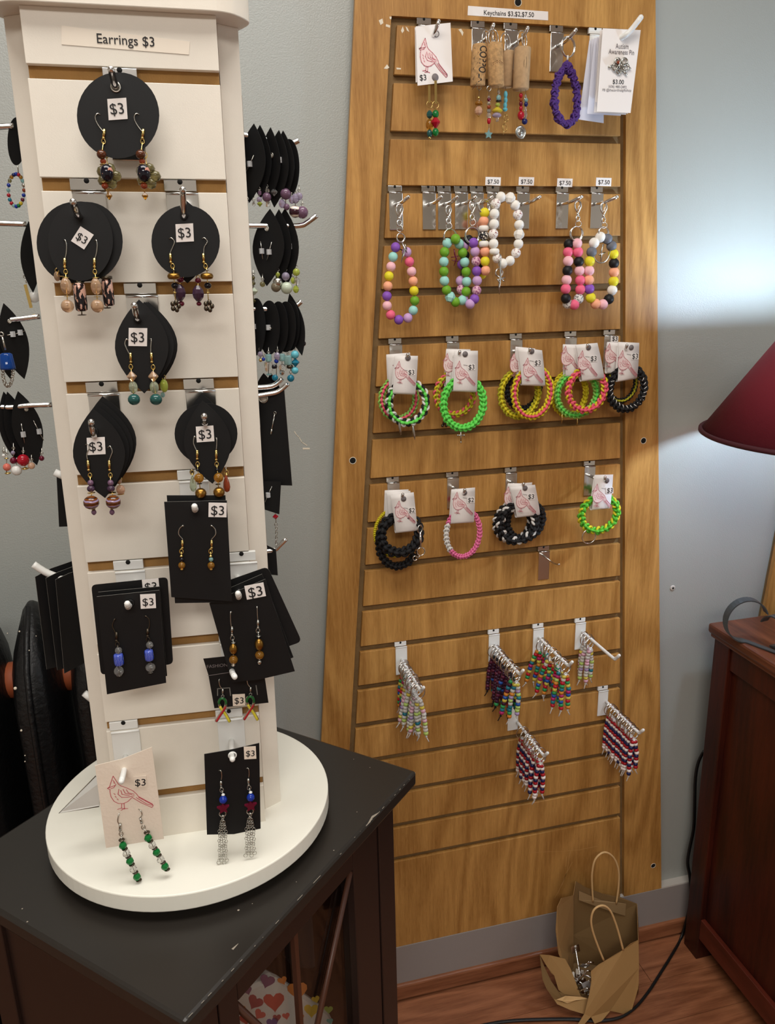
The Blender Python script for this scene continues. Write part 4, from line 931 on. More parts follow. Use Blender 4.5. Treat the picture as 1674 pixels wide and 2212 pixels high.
def sidecard(outline, label, at, yaw, d=-.05, em=None, hole=None, dang=(), stop=()):
    p = TowPl(0, yaw, onT(at[0], at[1], d)); t = card(p, outline, label, M_black, em)
    if hole: eyelet(p, hole[0], hole[1], hole[2] if len(hole) > 2 else 3, t, M_nickel)
    for (x, y, x2, y2) in stop:   # a wire with its clear rubber stopper, seen on the back
        s = p.sc(x, y); e = MB(); e.tube([p.at(x, y, .001), p.at(x2, y2, .001)], .0004, 5); er = e.build('ear_wire', M_nickel, t)
        cx, cy = x*.45+x2*.55, y*.45+y2*.55; MB().lathe(p.at(cx, cy, .0012), (0,0,1), [(.0022,-.0022),(.0022,.0022)], 6, smooth=False).build('rubber_stopper', mat('frosted_rubber', (190,192,194), .5), er)
    for (x, y, r, sh_, key) in dang:
        s = PanelPlT.sc(x, y); q = onT(x, y, d + .004); 
        bead(q, r*s, r*s*(1.15 if sh_ in ('cyl','faceted') else 1), sh_, G[key], t, 'bead')
    if dang:
        e = MB(); s = None
        xs = sorted({round(b[0]/7) for b in dang})
        for xx in xs:
            g = [b for b in dang if round(b[0]/7) == xx]; y0 = min(b[1]-b[2] for b in g)
            e.tube([onT(g[0][0], y0-16, d+.002), onT(g[0][0], max(b[1] for b in g), d+.004)], .0004, 5); e.ring(onT(g[0][0], y0-5, d+.003), TN, .0012, .0003, 8, 4)
        e.build('ear_wire', M_nickel, t)
    return t
PanelPlT = TowPl(-.046)
Y_ = -.75
sidecard(leaf(548,267,538,438,30), 'leaf card nearest the tower on the upper right side hook', (530,300), Y_, stop=[(550,336,534,370)], dang=[(534,437,3,'bicone','clear'),(548,441,4,'faceted','clear')])
sidecard(leaf(561,270,562,430,24), 'second leaf card on the upper right side hook', (548,302), Y_, dang=[(560,431,6,'round','lav'),(561,417,4,'cyl','mauve'),(561,440,6,'bicone','lime')])
sidecard(leaf(584,275,578,440,24), 'third leaf card on the upper right side hook with a lavender ball', (570,304), Y_, hole=(587,336,4), dang=[(576,426,10,'round','mauve'),(577,412,5,'faceted','clear'),(579,441,5,'cyl','clear')])
sidecard(leaf(602,281,592,448,26), 'fourth leaf card on the upper right side hook, pointed low, with a clear bicone', (588,306), Y_, stop=[(600,346,609,346)], dang=[(592,415,8,'bicone','clear')])
sidecard(leaf(611,282,616,430,22), 'fifth leaf card on the upper right side hook with mauve beads', (600,307), Y_, dang=[(617,419,12,'round','mauve'),(609,440,8,'faceted','lav'),(619,447,7,'round','mauve')])
sidecard(circ(624,362,22,62), 'outermost round card on the upper right side hook with a white-banded bead', (616,308), Y_, dang=[(638,429,9,'faceted','lav'),(646,424,8,'round','lav'),(637,457,13,'round','zebra'),(653,459,13,'round','mauve'),(630,432,7,'faceted','lav')])
sidecard(leaf(583,451,576,618,34), 'leaf card with two clear stoppers on the long side hook, nearest the tower', (570,486), -.6, hole=(577,494,4), stop=[(564,521,569,560),(588,523,578,562)], dang=[(567,614,6,'round','olive')])
sidecard(leaf(602,452,604,612,26), 'middle leaf card on the long side hook with a taupe ball', (596,486), -.65, dang=[(600,593,5,'faceted','lime'),(600,610,11,'round','silver'),(596,620,11,'round','taupe')])
sidecard(leaf(615,450,617,620,29), 'outer leaf card on the long side hook with a pale green ball', (616,486), -.65, stop=[(627,518,626,544)], dang=[(617,597,9,'round','lav'),(619,622,13,'round','pale'),(640,588,8,'round','lime'),(640,607,8,'round','clear'),(639,625,7,'faceted','lime'),(633,606,6,'faceted','lime')])
sidecard(circ(553,706,20,62), 'round card half hidden behind the post on the blue bead hook', (545,666), -.7, stop=[(546,702,552,708)], dang=[(562,765,6,'round','lav'),(563,778,4,'round','gold'),(569,776,4,'round','cobalt')])
sidecard(circ(581,708,23,59), 'round card with a knotted wire on the blue bead hook', (570,666), -.7, dang=[(580,773,7,'cyl','aqua'),(580,792,9,'cyl','clear'),(581,809,6,'daisy','aqua')], stop=[(572,705,588,709)])
sidecard(circ(601,708,21,57), 'third round card on the blue bead hook, a teal drop below', (590,666), -.7, dang=[(599,770,8,'faceted','lav'),(597,780,5,'round','cobalt'),(592,792,7,'abacus','blackg'),(594,816,7,'round','tealb')])
sidecard(circ(617,706,22,55), 'fourth round card on the blue bead hook with clear crystal beads', (606,666), -.7, dang=[(609,772,7,'cyl','aqua'),(610,795,9,'round','clear'),(609,804,6,'faceted','silver')])
sidecard(circ(627,704,20,54), 'fifth round card on the blue bead hook with a striped teal bead', (618,666), -.7, dang=[(622,778,9,'cyl','aqua'),(626,792,7,'abacus','dark'),(628,817,8,'round','tealb')])
sidecard(leaf(625,634,652,768,18), 'pointed outer card on the blue bead hook with turquoise stone beads', (628,664), -.7, dang=[(637,766,9,'round','turq'),(638,783,9,'bicone','tealb'),(637,800,8,'round','turq'),(655,742,6,'round','blackg')])
sidecard([(543,602),(547,588),(549,606),(546,650)], 'sliver of a card at the right edge of the tower with sage beads', (545,620), -.5, dang=[(547,600,4,'round','olive'),(548,612,4,'round','olive'),(549,629,8,'bicone','pale'),(548,650,5,'bicone','olive')])
sidecard(leaf(569,806,575,900,22), 'small leaf card above the long black side card', (560,838), -.6, d=-.075); sidecard(leaf(585,806,590,900,19), 'second small leaf card above the long black side card', (580,836), -.6, d=-.075, hole=(588,836,4))
sidecard([(552,842),(614,843),(631,1049),(562,1047)], 'long black rectangular card on the right side of the spinner with a straight wire', (570,858), -.35, d=-.055, em=M_edge, hole=(569,860,9))
pL = TowPl(.001, -.35, onT(570,858,-.055)); bpy.data.objects
sidecard([(556,1040),(607,1040),(603,1111),(572,1101)], 'black card hanging below the long side card with a red bead drop', (580,1060), -.35, em=M_black, stop=[(588,1050,573,1084)])
o = thing('earring', 'silver chain drop with a red bead below the black side cards', 'earring', onT(596,1116,-.058))
bead(onT(595,1116,-.058), .0028, .0026, 'bicone', G['red'], o); m_ = MB(); m_.tube([onT(595,1100,-.058), onT(596,1130,-.058)], .0004, 5); m_.ring(onT(596,1133,-.058), TN, .0013, .0004, 10, 4)
for i in range(8): m_.ring(onT(597,1140+i*5.5,-.058), TN + TX*(i % 2), .0010, .0004, 8, 4, sy=1.4)
m_.build('chain', M_nickel, o)
t = thing('earring', 'straight silver ear wire hooked through the long black side card', 'earring', onT(590,900,-.04)); m_ = MB(); pp = TowPl(.0015, -.35, onT(570,858,-.055)); m_.ring(pp.at(594,892), pp.n, .0012, .0004, 10, 4); m_.tube([pp.at(593,896), pp.at(585,937)], .0006, 6); m_.tube([pp.at(587,927), pp.at(585,938)], .0010, 6); m_.build('wire', M_nickel, t)
sidecard([(566,1176),(577,1178),(596,1187),(600,1243),(570,1240)], 'black card on the lowest right side hook', (575,1190), -.35, em=M_edge)
# left side
Yl = .75
sidecard(circ(36,305,19,52), 'round card at the upper left edge of the tower with a rainbow seed bead hoop', (25,272), Yl)
ho = thing('earring', 'hoop earring of rainbow seed beads at the upper left edge', 'earring', onT(34,410,-.06)); hr = TowPl(-.06)
cols = ['cobalt','red','amber','aqua','silver','redbrown','cobalt','wine','yellow','green','cobalt','aqua','red','tealb','red','aqua','cobalt','olive','amber','navy']
m_ = MB(); m_.tube([hr.at(38,358), hr.at(40,376)], .0005, 6); m_.ring(hr.at(35,411), hr.n, 17*hr.sc(35,411), .0003, 24, 4, sy=35/17); m_.build('hoop_wire', M_nickel, ho)
for i, c_ in enumerate(cols):
    a = -PI/2 + 2*PI*i/len(cols); bead(hr.at(35+17*math.cos(a), 411+35*math.sin(a)), 4.4*hr.sc(35,411), 4.4*hr.sc(35,411), 'round', G[c_], ho)
sidecard(leaf(62,478,72,632,22), 'dark card edge at the left of the tower with a narrow gold charm', (60,484), Yl)
o = thing('earring', 'narrow gold and silver charm hanging at the left edge of the tower', 'earring', onT(58,600,-.06)); m_ = MB(); m_.ring(onT(54,598,-.06), TN, .0012, .0004, 10, 4); m_.tube([onT(55,603,-.06), onT(57,612,-.06)], .0004, 5); m_.build('link', M_nickel, o); MB().box(onT(61,640,-.06), TX*.0012 + TD*-.0002, TD*.0095 + TX*.0012, TN*.0006).build('charm', M_gold, o); MB().lathe(onT(74,642,-.062), TN, [(.0045,0),(.0045,.0015)], 20).build('disc', G['white'], o)
sidecard(leaf(8,655,53,819,30), 'leaf card with two stoppers on the left side, above the red bead cards', (30,690), .65, hole=(20,694,4), stop=[(14,724,36,720),(30,722,52,715)])
sidecard(leaf(-12,668,24,820,22), 'rear leaf card on the left side hook with a blue stone', (-5,690), .65)
o = thing('earring', 'deep blue stone earring with a silver chain loop at the left edge', 'earring', onT(12,780,-.022)); m_ = MB()
m_.ring(onT(3,722,-.022), TN, .0016, .0005, 10, 5); m_.tube([onT(5,728,-.022), onT(12,756,-.022)], .0007, 6); hp = TowPl(-.022)
for i in range(16):
    a = PI*i/15; m_.ring(hp.at(17-11*math.cos(a), 800+34*math.sin(a)), TN + TX*(i % 2)*.8, .0011, .0005, 8, 4)
m_.build('chain', M_nickel, o); MB().lathe(onT(15,780,-.022), TD, [(.003,-.0065),(.0048,-.0055),(.006,.005),(.0062,.0065)], 12).build('stone', G['deepblue'], o)
sidecard(leaf(8,846,42,1002,26), 'rear leaf card on the lower left side hook with a coral bead', (10,878), .65, dang=[(8,984,4,'round','white'),(14,990,5,'daisy','gold'),(15,1009,9,'round','coral'),(17,1022,7,'daisy','gold')])
sidecard(leaf(16,846,58,1002,26), 'middle leaf card on the lower left side hook with wine and white beads', (20,878), .65, dang=[(29,995,8,'round','wine'),(36,1016,12,'round','white'),(28,978,5,'round','lav')])
sidecard(leaf(39,845,80,1005,32), 'front leaf card on the lower left side hook with two stoppers and a red ball', (48,878), .6, hole=(56,884,4), stop=[(45,915,52,957),(71,908,93,951)], dang=[(50,994,14,'round','red'),(54,1012,8,'daisy','gold'),(68,1006,8,'round','peachc'),(90,990,6,'round','wine')])
sidecard([(122,1017),(150,1017),(155,1137),(128,1138)], 'narrow black card peeking out at the left edge of the spinner', (130,1030), .5, em=M_black)
for i, (o_, lb) in enumerate((([(76,1246),(110,1228),(168,1208),(190,1425),(101,1446)], 'outermost of three black cards on the white hook at left'), ([(99,1249),(125,1236),(168,1220),(190,1430),(124,1448)], 'middle of three black cards on the white hook at left'), ([(120,1252),(150,1238),(170,1232),(190,1428),(139,1455)], 'innermost of three black cards on the white hook at left'))):
    sidecard(o_, lb, (100+20*i,1238), .55, d=-.05-.0*i+.004*i, em=M_edge)

# ================================================================== PRICE LABELS ON THE SLATWALL
PF = PanelPl(.0004)
def lab_(pts, s, a, b_, label, group=None):
    o = MB().prism([PF.at(*q) for q in pts], (0,.0003,0)).build('price_label', M_paper, None, PF.at(*pts[0])); tag(o, label, 'label', group)
    text(s, PF, a, b_, M_ink, o, .0004); return o
lab_([(1011,12.5),(1184,25),(1184,44),(1010,33)], 'Keychains $3,$2,$7.50', (1045,32), (1153,37), 'long printed white label at the top of the slatwall reading keychains and three prices')
for x, y, lb in ((1065,391.5,'first $7.50 label from the left, above the white beads'),(1137,391.5,'second $7.50 label from the left, above an empty hook'),(1220,394.5,'third $7.50 label from the left'),(1304,393,'rightmost $7.50 label on the slatwall')):
    lab_([(x-16,y-9.5),(x+17,y-8.5),(x+16,y+9.5),(x-17,y+8.5)], '$7.50', (x-12,y+5), (x+12.5,y+5.5), lb)

# ================================================================== HOOKS OF THE SLATWALL
def ph(cx, k, rodpx, label, m=M_chrome, w=.0215, rr=.0027, plen=.0645, capm=None):
    y = (k*PITCH + .005); X = None
    # solve X from the pixel column at the groove height
    lo, hi = -.2, .7
    for _ in range(40):
        mid = (lo+hi)/2; q = RC @ (FPn(mid, y, 0) - CAM); px = 837 + FP*q.x/q.z
        if px < cx: lo = mid
        else: hi = mid
    X = lo; P = [onP(*q) for q in rodpx]; base = Vector((P[0].x, -.002, P[0].z))
    hook(FPn, X, k, [base] + P, label, m, w, plen, rr, capm=capm)
def short(cx, bx_, by, tx2, ty2, k, label, **kw):
    ph(cx, k, [(bx_, by, .032), (tx2, ty2, .046)], label, **kw)
short(917,936,76,948,45,0,'chrome hook in the top groove behind the first bird card')
short(1033,1055,78,1066,53,0,'chrome hook in the top groove, left of the two holding cork keychains')
short(1104,1129,82,1140,60,0,'chrome hook in the top groove, right of the two holding cork keychains')
short(1203,1226,86,1244,64,0,'chrome hook in the top groove holding the purple loop')
ph(1287,0,[(1343,81,.075),(1362,66,.084),(1384,38,.093)],'white hook at the top right holding the stack of pin cards', M_wplastic, rr=.0040)
for cx, lb in ((854,'leftmost chrome hook of the $7.50 row'),(926,'empty chrome hook, second in the $7.50 row'),(959.5,'chrome hook with the green and mint beads'),(996,'chrome hook with the purple beads, fourth in the $7.50 row'),(1030,'fifth chrome hook of the $7.50 row, behind the yellow and peach beads'),
               (1065.5,'chrome hook carrying the white bead loop'),(1130,'empty chrome hook right of the white bead loop'),(1215,'chrome hook with the pink and black beads'),(1290,'rightmost chrome hook of the $7.50 row')):
    short(cx, cx+15, 437, cx+[28,27,28,31,33,37,36,41,43][int([854,926,959.5,996,1030,1065.5,1130,1215,1290].index(cx))], 425, 3, lb)
for cx, x, y, lb in ((854,880,768,'black and green'),(978,992,762,'neon green'),(1115,1144,756,'pink and yellow'),(1233,1268,748,'pink and lime'),(1317,1353,748,'black')):
    ph(cx, 6, [(x-6,y+8,.044),(x+1,y-2,.056)], 'chrome hook in the upper bracelet row holding the %s bracelets' % lb)
for cx, x, y, k, lb in ((849,869,1071,9,'heavy black'),(978,1003,1061,9,'pink and white'),(1104,1130,1048,9,'black and white braided'),(1274,1306,1034,9,'green and yellow')):
    ph(cx, k, [(x-5,y+6,.040),(x+1,y-3,.052)], 'chrome hook in the lower bracelet row holding the %s bracelets' % lb)
ph(1175, 11, [(1198,1218,.045),(1208,1219,.056)], 'empty chrome hook alone below the lower bracelet row', rr=.0016)
LP = .122
def peg(cx, k, bx_, by, label, w=.0215):
    b = onP(bx_, by, 0); P = [Vector((b.x, -LP+.006, b.z)), Vector((b.x+.001, -LP-.002, b.z+.003)), Vector((b.x+.002, -LP-.010, b.z+.012))]
    y = k*PITCH + .005; lo, hi = -.2, .7
    for _ in range(40):
        mid = (lo+hi)/2; q = RC @ (FPn(mid, y, 0) - CAM); px = 837 + FP*q.x/q.z
        if px < cx: lo = mid
        else: hi = mid
    hook(FPn, lo, k, [Vector((b.x, -.002, b.z)), Vector((b.x, -.05, b.z))] + P, label, M_wplastic, w, .0645, .0029)
    return b
W1 = peg(866,13,867,1424,'white hook at left of the lower rows, full of pastel keychains')
W2 = peg(1067,13,1065,1392,'white hook in the middle of the lower rows, holding mostly dark purple keychains')
W3 = peg(1163,13,1163,1376,'white hook with bright multicoloured keychains')
W4 = peg(1254,13,1257,1364,'white hook at upper right of the lower rows with few keychains')
W5 = peg(1108,15,1116,1558,'white hook low in the middle with red, white and blue keychains')
W6 = peg(1303,15,1308,1514,'white hook at lower right with red, white and blue keychains')

# ================================================================== TOP ROW
def slipcard(outline, d, label, m=M_paper, name='hang_card', cat='card'):
    p = PanelPl(d); c = sum((p.at(*q) for q in outline), Vector())/len(outline)
    t = thing(name, label, cat, c); MB().prism([p.at(*q) for q in outline], -p.n*.0004).build('card_front', m, t); return p, t
p, t = slipcard([(896,59),(968,53),(973,170),(898,178)], .026, 'white card tucked behind the first bird card at the top left')
b_ = None
def dangler(t, p, x, ytop, beads, wm=M_nickel, h=.002, loop=True, xe=None):
    s = p.sc(x, ytop); m_ = MB(); yb = max([q[1]+q[3] for q in beads] + [ytop])
    m_.tube([p.at(x, ytop, h), p.at(xe or x, yb, h)], .0004, 5)
    if loop: m_.ring(p.at(x, ytop-3, h), p.n, 4.5*s, .0005, 14, 5)
    e = m_.build('bead_strand', wm, t, p.at(x, ytop, h))
    for q in beads: bead(p.at(q[0], q[1], h), q[2]*s, q[3]*s, q[4], G[q[5]], e)
    return e
def clip(t, p, x, y0, y1):
    s = p.sc(x, y0); MB().box(p.at(x, (y0+y1)/2, .002), p.u*2.6*s, p.v*((y1-y0)/2*s), p.n*.0008).build('gold_bail', M_gold, t)
clip(t, p, 926,180,220); MB().ring(p.at(927,226,.002), p.n, .0045, .0005, 18, 5).build('jump_ring', M_gold, t)
dangler(t, p, 927,238,[(927,248,7,8,'faceted','teal'),(927,270,8,11,'round','amber'),(927,289,6,8,'round','teal'),(927,298,3,3,'round','gold')], M_gold, loop=False)
p, t = slipcard([(898,57),(973,49),(978,176),(902,185)], .031, 'front white card with a pink bird drawing and $3, top left of the slatwall')
bird(p, 936,126,60,t,M_pink,-.1,.0006,1.5,True,64); text('$3', p, (907,174), (921,173), M_ink, t, .0006)
MB().lathe(p.at(940,167), p.n, [(.0052,0),(.0050,.0005)], 18).build('glue_dot', M_greyink, t)
MB().ring(p.at(942,73,.0003), p.n, .0042, .0006, 16, 5).build('punched_hole', M_greyink, t)
clip(t, p, 940,178,222); MB().ring(p.at(940,227,.002), p.n, .0048, .0005, 18, 5).build('jump_ring', M_gold, t)
dangler(t, p, 940,236,[(940,247,7,8,'round','green'),(940,265,10,12,'bicone','red'),(940,286,7,8,'round','green')], M_gold, loop=False)
cork_m = mat('cork', (190,150,102), .85, bump=.7, bscale=2600, var=.34); cork2 = mat('pale_cork', (178,146,108), .8, bump=.3, bscale=2200, var=.12)
def cork(x, y, wd, hh, tilt, d, label, ring_, m, deco, dang):
    p = PanelPl(d); s = p.sc(x, y); a = math.radians(tilt); ax = (p.v*math.cos(a) + p.u*math.sin(a)); c = p.at(x, y)
    t = thing('cork_keychain', label, 'keychain', c)
    r = wd/2*s; h = hh/2*s
    MB().lathe(c, ax, [(r*.93,-h),(r,-h+.0015),(r,h-.0015),(r*.93,h)], 24, a=p.u).build('cork', m, t)
    MB().ring(p.at(*ring_), Vector((.55,-.8,0)), .0125, .0009, 26, 6).ring(p.at(ring_[0]+2, ring_[1]+3), Vector((.8,-.5,.1)), .0110, .0009, 24, 6).build('split_ring', M_chrome, t)
    MB().tube([c + ax*h, c + ax*(h+.005)], .0008, 6).build('screw_eye', M_nickel, t)
    fp_ = Pl(c + p.n*(r+.0002), p.n)
    if deco == 'text':
        v_, fs, wdt = textmesh('COPPOLA'); L = h*1.75; A_ = c + p.n*(r-.0009) + p.u*(-.0002 + r*.15) + ax*(h*.85)
        mb = MB(); k = L/wdt
        for (vx) in (0,): mb.add([c + ax*(h*.86 - v.x*k) + p.u*((-r*.30) + v.y*k*1.6) + p.n*(math.sqrt(max(0, r*r - ((-r*.30)+v.y*k*1.6)**2)) + .0002) for v in v_], fs)
        mb.build('lettering', M_ink, t)
        for i in range(4):
            q = [c + ax*(h*(.8-.5*i)) + p.u*(-r*.9) + p.n*r*.5, c + ax*(h*(.55-.5*i)) + p.u*(-r*.45) + p.n*r*.91, c + ax*(h*(.3-.5*i)) + p.u*(-r*.9) + p.n*r*.5]
            MB().ribbon(q, .0006, p.n).build('printed_pattern', M_ink, t) if i < 4 else None
    elif deco == 'scroll':
        mb = MB()
        for sx in (-1, 1):
            for kk in range(3):
                pts = [fp_.P + p.u*(sx*(.002+.0022*kk) + .0012*math.cos(q*.7)*sx) + p.v*(.001*math.sin(q*.7)*1.6 - .001*kk + .002) - p.n*(.0002+.0009*kk) for q in range(9)]
                mb.ribbon(pts, .0005, p.n)
        mb.build('printed_scroll', mat('brown_ink', (110,70,40), .8), t)
    elif deco == 'branch':
        mb = MB(); mb.ribbon([fp_.P + p.v*(.018-.004*i) + p.u*(.001+.0015*math.sin(i*.6)) - p.n*.0004 for i in range(9)], .0005, p.n)
        mb.ribbon([fp_.P + p.v*(.010-.003*i) - p.u*(.001+.0012*math.sin(i*.8)) - p.n*.0004 for i in range(6)], .0005, p.n); mb.build('printed_branch', M_darkmetal, t)
    for dg in dang: dangler(t, p, dg[0], dg[1], dg[2])
    return p, t
def chainof(x, ys, spec): return [(x + (i % 2)*.6, y, r, r*1.15, s_, c_) for i, (y, (r, s_, c_)) in enumerate(zip(ys, spec))]
cork(1096,150,23,66,3,.022,'short cork keychain in shadow behind the others with turquoise stones and a tiny glasses charm',(1092,92),cork2,None,
  [(1091,186,[(1091,205,4,7,'round','turq'),(1091,217,4,6,'round','turq'),(1090,228,4,6,'round','turq'),(1090,237,5,4,'round','turq')])])
gt = None
p_, t_ = cork(1034,142,31,76,3,.036,'cork keychain printed with black capital letters, leftmost cork',(1052,86),cork_m,'text',
  [(1034,193,[(1033,212,3,3,'round','gold'),(1033,224,8,6,'abacus','amber'),(1033,240,9,9,'faceted','peachc'),(1033,250,3,3,'round','gold')])])
p_, t_ = cork(1070,141,33,78,-4,.042,'reddish textured cork keychain with scrollwork, charms in yellow and lavender petals',(1066,84),cork_m,'scroll',
  [(1055,195,[(1055,212,3,4,'round','clear'),(1055,216,4,4,'round','wine'),(1055,224,4,4,'round','clear'),(1055,232,4,4,'round','redbrown'),(1055,240,5,5,'faceted','silver'),(1055,250,5,6,'round','clear'),(1055,262,4,6,'round','red'),(1054,291,9,9,'star','aqua')]),
   (1075,183,[(1076,199,3,4,'round','clear'),(1076,212,5,6,'round','aqua'),(1076,219,6,3,'abacus','blackg'),(1074,227,5,4,'round','lime'),(1073,238,11,6,'drop','yellow'),(1072,248,10,6,'drop','lav'),(1072,258,3,5,'round','clear')])])
MB().ring(PanelPl(.024).at(1092,256,.002), Vector((.5,-.8,0)), .0052, .0005, 18, 5).ring(PanelPl(.024).at(1089,277,.002), Vector((.5,-.8,0)), .0055, .0005, 18, 5).tube([PanelPl(.024).at(1088,266,.002), PanelPl(.024).at(1086,292,.002)], .0004, 5).build('glasses_charm', M_gold, t_)
p_, t_ = cork(1127,149,33,76,2,.040,'smooth pale cork keychain with a branch print, red beads and a round silver coin',(1128,87),cork2,'branch',
  [(1124,188,[(1124,207,4,5,'round','red'),(1124,216,4,4,'faceted','redbrown'),(1124,225,4,5,'round','wine'),(1124,235,4,5,'round','red'),(1124,250,7,9,'round','red')]),
   (1134,192,[(1134,210,3,4,'round','clear'),(1135,217,4,4,'round','aqua'),(1135,226,4,5,'round','navy'),(1134,236,3,5,'round','clear'),(1134,248,4,7,'faceted','clear'),(1132,263,6,6,'round','navy')])])
MB().lathe(p_.at(1124,286,.001), p_.n + p_.u*.15, [(.0092,-.0008),(.0092,.0006),(.0080,.0010),(.0078,.0006),(.0045,.0006),(.004,.0012)], 28).build('coin_charm', M_nickel, t_)
# purple cord loop
p = PanelPl(.036); t = thing('cord_loop_keychain', 'ruffled purple cord loop keychain in the top row', 'keychain', p.at(1220,200))
MB().ring(p.at(1227,101), Vector((.25,-.95,0)), .0138, .0009, 30, 6).ring(p.at(1227,102), Vector((.35,-.9,0)), .0130, .0009, 30, 6).build('split_ring', M_chrome, t)
lp_ = [(1225,142),(1216,152),(1206,166),(1200,190),(1197,215),(1200,240),(1208,258),(1222,268),(1236,262),(1244,245),(1246,220),(1244,190),(1238,168),(1230,153)]
Lp = smooth_path([p.at(*q) for q in lp_] + [p.at(1227,143)], 5); m_ = MB(); s = p.sc(1220,200)
m_.tube(Lp, .0042, 8)
for i, q in enumerate(Lp):
    a = i*2.4
    for kk in range(2):
        nrm = Vector((math.sin(a*1.3+kk*2), math.cos(a+kk)*.8, math.sin(a*2.1+kk))).normalized(); m_.ring(q + Vector((math.cos(a), -.5, math.sin(a)))*.0012, nrm, .0050 + .0008*math.sin(a*3), .0017, 10, 5, sy=.8)
m_.build('purple_cord', K['violet'], t); MB().tube([p.at(1226,120), p.at(1226,130)], .0016, 8).build('crimp', M_wplastic, t); MB().tube([p.at(1225,131), p.at(1224,148)], .0022, 8).build('cord_end', K['violet'], t)
# pin cards
oc = [([(1273,87),(1303,90),(1304,266),(1250,258)],.030),([(1278,84),(1330,90),(1330,240),(1272,248)],.036),([(1284,82),(1345,86),(1341,250),(1268,246)],.044),([(1290,80),(1350,84),(1322,246),(1283,222)],.052),([(1296,66),(1371,68),(1352,248),(1283,243)],.062),([(1300,64),(1378,66),(1356,246),(1286,220)],.068)]
for i, (o_, d) in enumerate(oc):
    p, t = slipcard(o_, d, 'white pin card, %s from the back of the stack at the top right' % ORD[i], mat('bluish_white_card', (222,222,232), .5) if i < 4 else M_paper, 'pin_card')
p, t = slipcard([(1302,61),(1384,65),(1362,244),(1289,241)], .0745, 'front pin card at the top right printed with a title, price and phone number', M_paper, 'pin_card')
text('Autism', p, (1329,105), (1357,106), M_greyink, t, .0006, tall=1.3); text('Awareness Pin', p, (1314,116), (1369,119), M_greyink, t, .0006, tall=1.3)
text('$3.00', p, (1323,181), (1347,182), M_ink, t, .0006); text('(636) 480-2492', p, (1314,189), (1353,191), M_greyink, t, .0006); text('FB @thecardinalgiftshop', p, (1301,197), (1363,198), M_greyink, t, .0006)
pin = MB(); s = p.sc(1335,145)
for x, y in ((1332,134),(1347,134),(1327,146),(1339,148),(1350,146),(1335,153)): pin.ring(p.at(x, y, .0025), p.n, 6.0*s, 1.8*s, 12, 6)
for a, b_ in (((1322,142),(1312,146)),((1345,155),(1352,163)),((1352,140),(1360,150)),((1330,128),(1336,128))): pin.tube([p.at(*a, .0025), p.at(*b_, .0025)], 1.9*s, 6)
for (x, y) in ((1340,142),(1329,151),(1345,150)): pin.ball(p.at(x, y, .003), 3*s, 0, 8)
pin.build('silver_pin', M_nickel, t); bead(p.at(1333,136,.003), 3*s, 3*s, 'round', G['redbrown'], t, 'stone')

# ================================================================== SILICONE BEAD KEYCHAINS
def z2(x, y): return (800 + x/2.79, 370 + y/2.79)
def beadloop(d, label, beads, ring_, clasp, extra=None, behind=()):
    p = PanelPl(d); pts = [z2(b[0], b[1]) for b in beads]; c = sum((p.at(*q) for q in pts), Vector())/len(pts)
    t = thing('beaded_keychain', label, 'keychain', c); s = p.sc(*pts[0]); r = 29.5/2.79*s
    MB().tube([p.at(*q, (b[4] if len(b) > 4 else 0)) for q, b in zip(pts, beads)], .0009, 6, True).build('stringing_cord', K['black'], t)
    for i, b in enumerate(beads):
        kind = b[2]; sh_ = b[3] if len(b) > 3 else 'round'; rr = r*(.97 if sh_ == 'round' else 1.0); hh = rr*(1 if sh_ != 'abacus' else .95)
        q = p.at(*pts[i], b[4] if len(b) > 4 else 0); bead(q, rr, hh, sh_, bm(kind) if BC[kind] else MT['silicone_bead_'+kind], t)
    m_ = MB()
    if ring_:
        x, y, R = ring_; m_.ring(p.at(*z2(x, y), .002), p.n + p.u*.2, R/2.79*s, .0009, 26, 6); m_.ring(p.at(*z2(x+2, y+2), .001), p.n - p.u*.15, R/2.79*s, .0009, 26, 6)
        m_.build('split_ring', M_chrome, t)
    if clasp:
        x, y0, y1 = clasp; c_ = MB(); L = y1-y0; h = .004
        P = smooth_path([p.at(*z2(x+a*L*.12, y0+b_*L), h) for a, b_ in ((-.2,.42),(-.9,.25),(-.8,.08),(0,0),(.8,.06),(1.0,.22),(.5,.38),(.1,.48))], 3); c_.tube(P, .0013, 6)
        c_.tube([p.at(*z2(x+L*.10, y0+.05*L), h+.001), p.at(*z2(x-.05*L, y0+.42*L), h+.001)], .0009, 6); c_.ball(p.at(*z2(x, y0+.50*L), h), .0026, 0, 8)
        c_.ring(p.at(*z2(x, y0+.66*L), h), p.n + p.u*.4, .0042, .0011, 14, 6); c_.ring(p.at(*z2(x+3, y0+.86*L), h), p.n - p.u*.5, .0046, .0007, 16, 5)
        c_.build('swivel_clasp', M_chrome, t)
    return p, t, s
def charm(p, t, pts, r=.0013, m=M_nickel, name='metal_charm', wings=()):
    m_ = MB(); m_.tube([p.at(*z2(x, y), .007) for x, y in pts], [r*.7] + [r]*(len(pts)-2) + [r*.3], 6)
    for a, b_ in wings: m_.tube([p.at(*z2(*a), .0075), p.at(*z2(*b_), .0075)], r*.6, 5)
    m_.build(name, m, t)
p, t, s = beadloop(.034, 'leftmost silicone bead keychain in purple, mint, pink and yellow, hanging lowest',
  [(152,458,'purple'),(137,516,'mint'),(124,575,'ltpink'),(112,632,'yellow'),(105,692,'peach'),(100,752,'purple'),(101,810,'ltpink'),(122,865,'hot'),(171,895,'purple'),(226,884,'lilac'),(258,838,'mint'),(267,780,'green'),(263,720,'yellow'),(258,662,'peach'),(248,604,'ltpink'),(235,545,'hot'),(219,487,'lilac')], (180,400,24), (170,200,370))
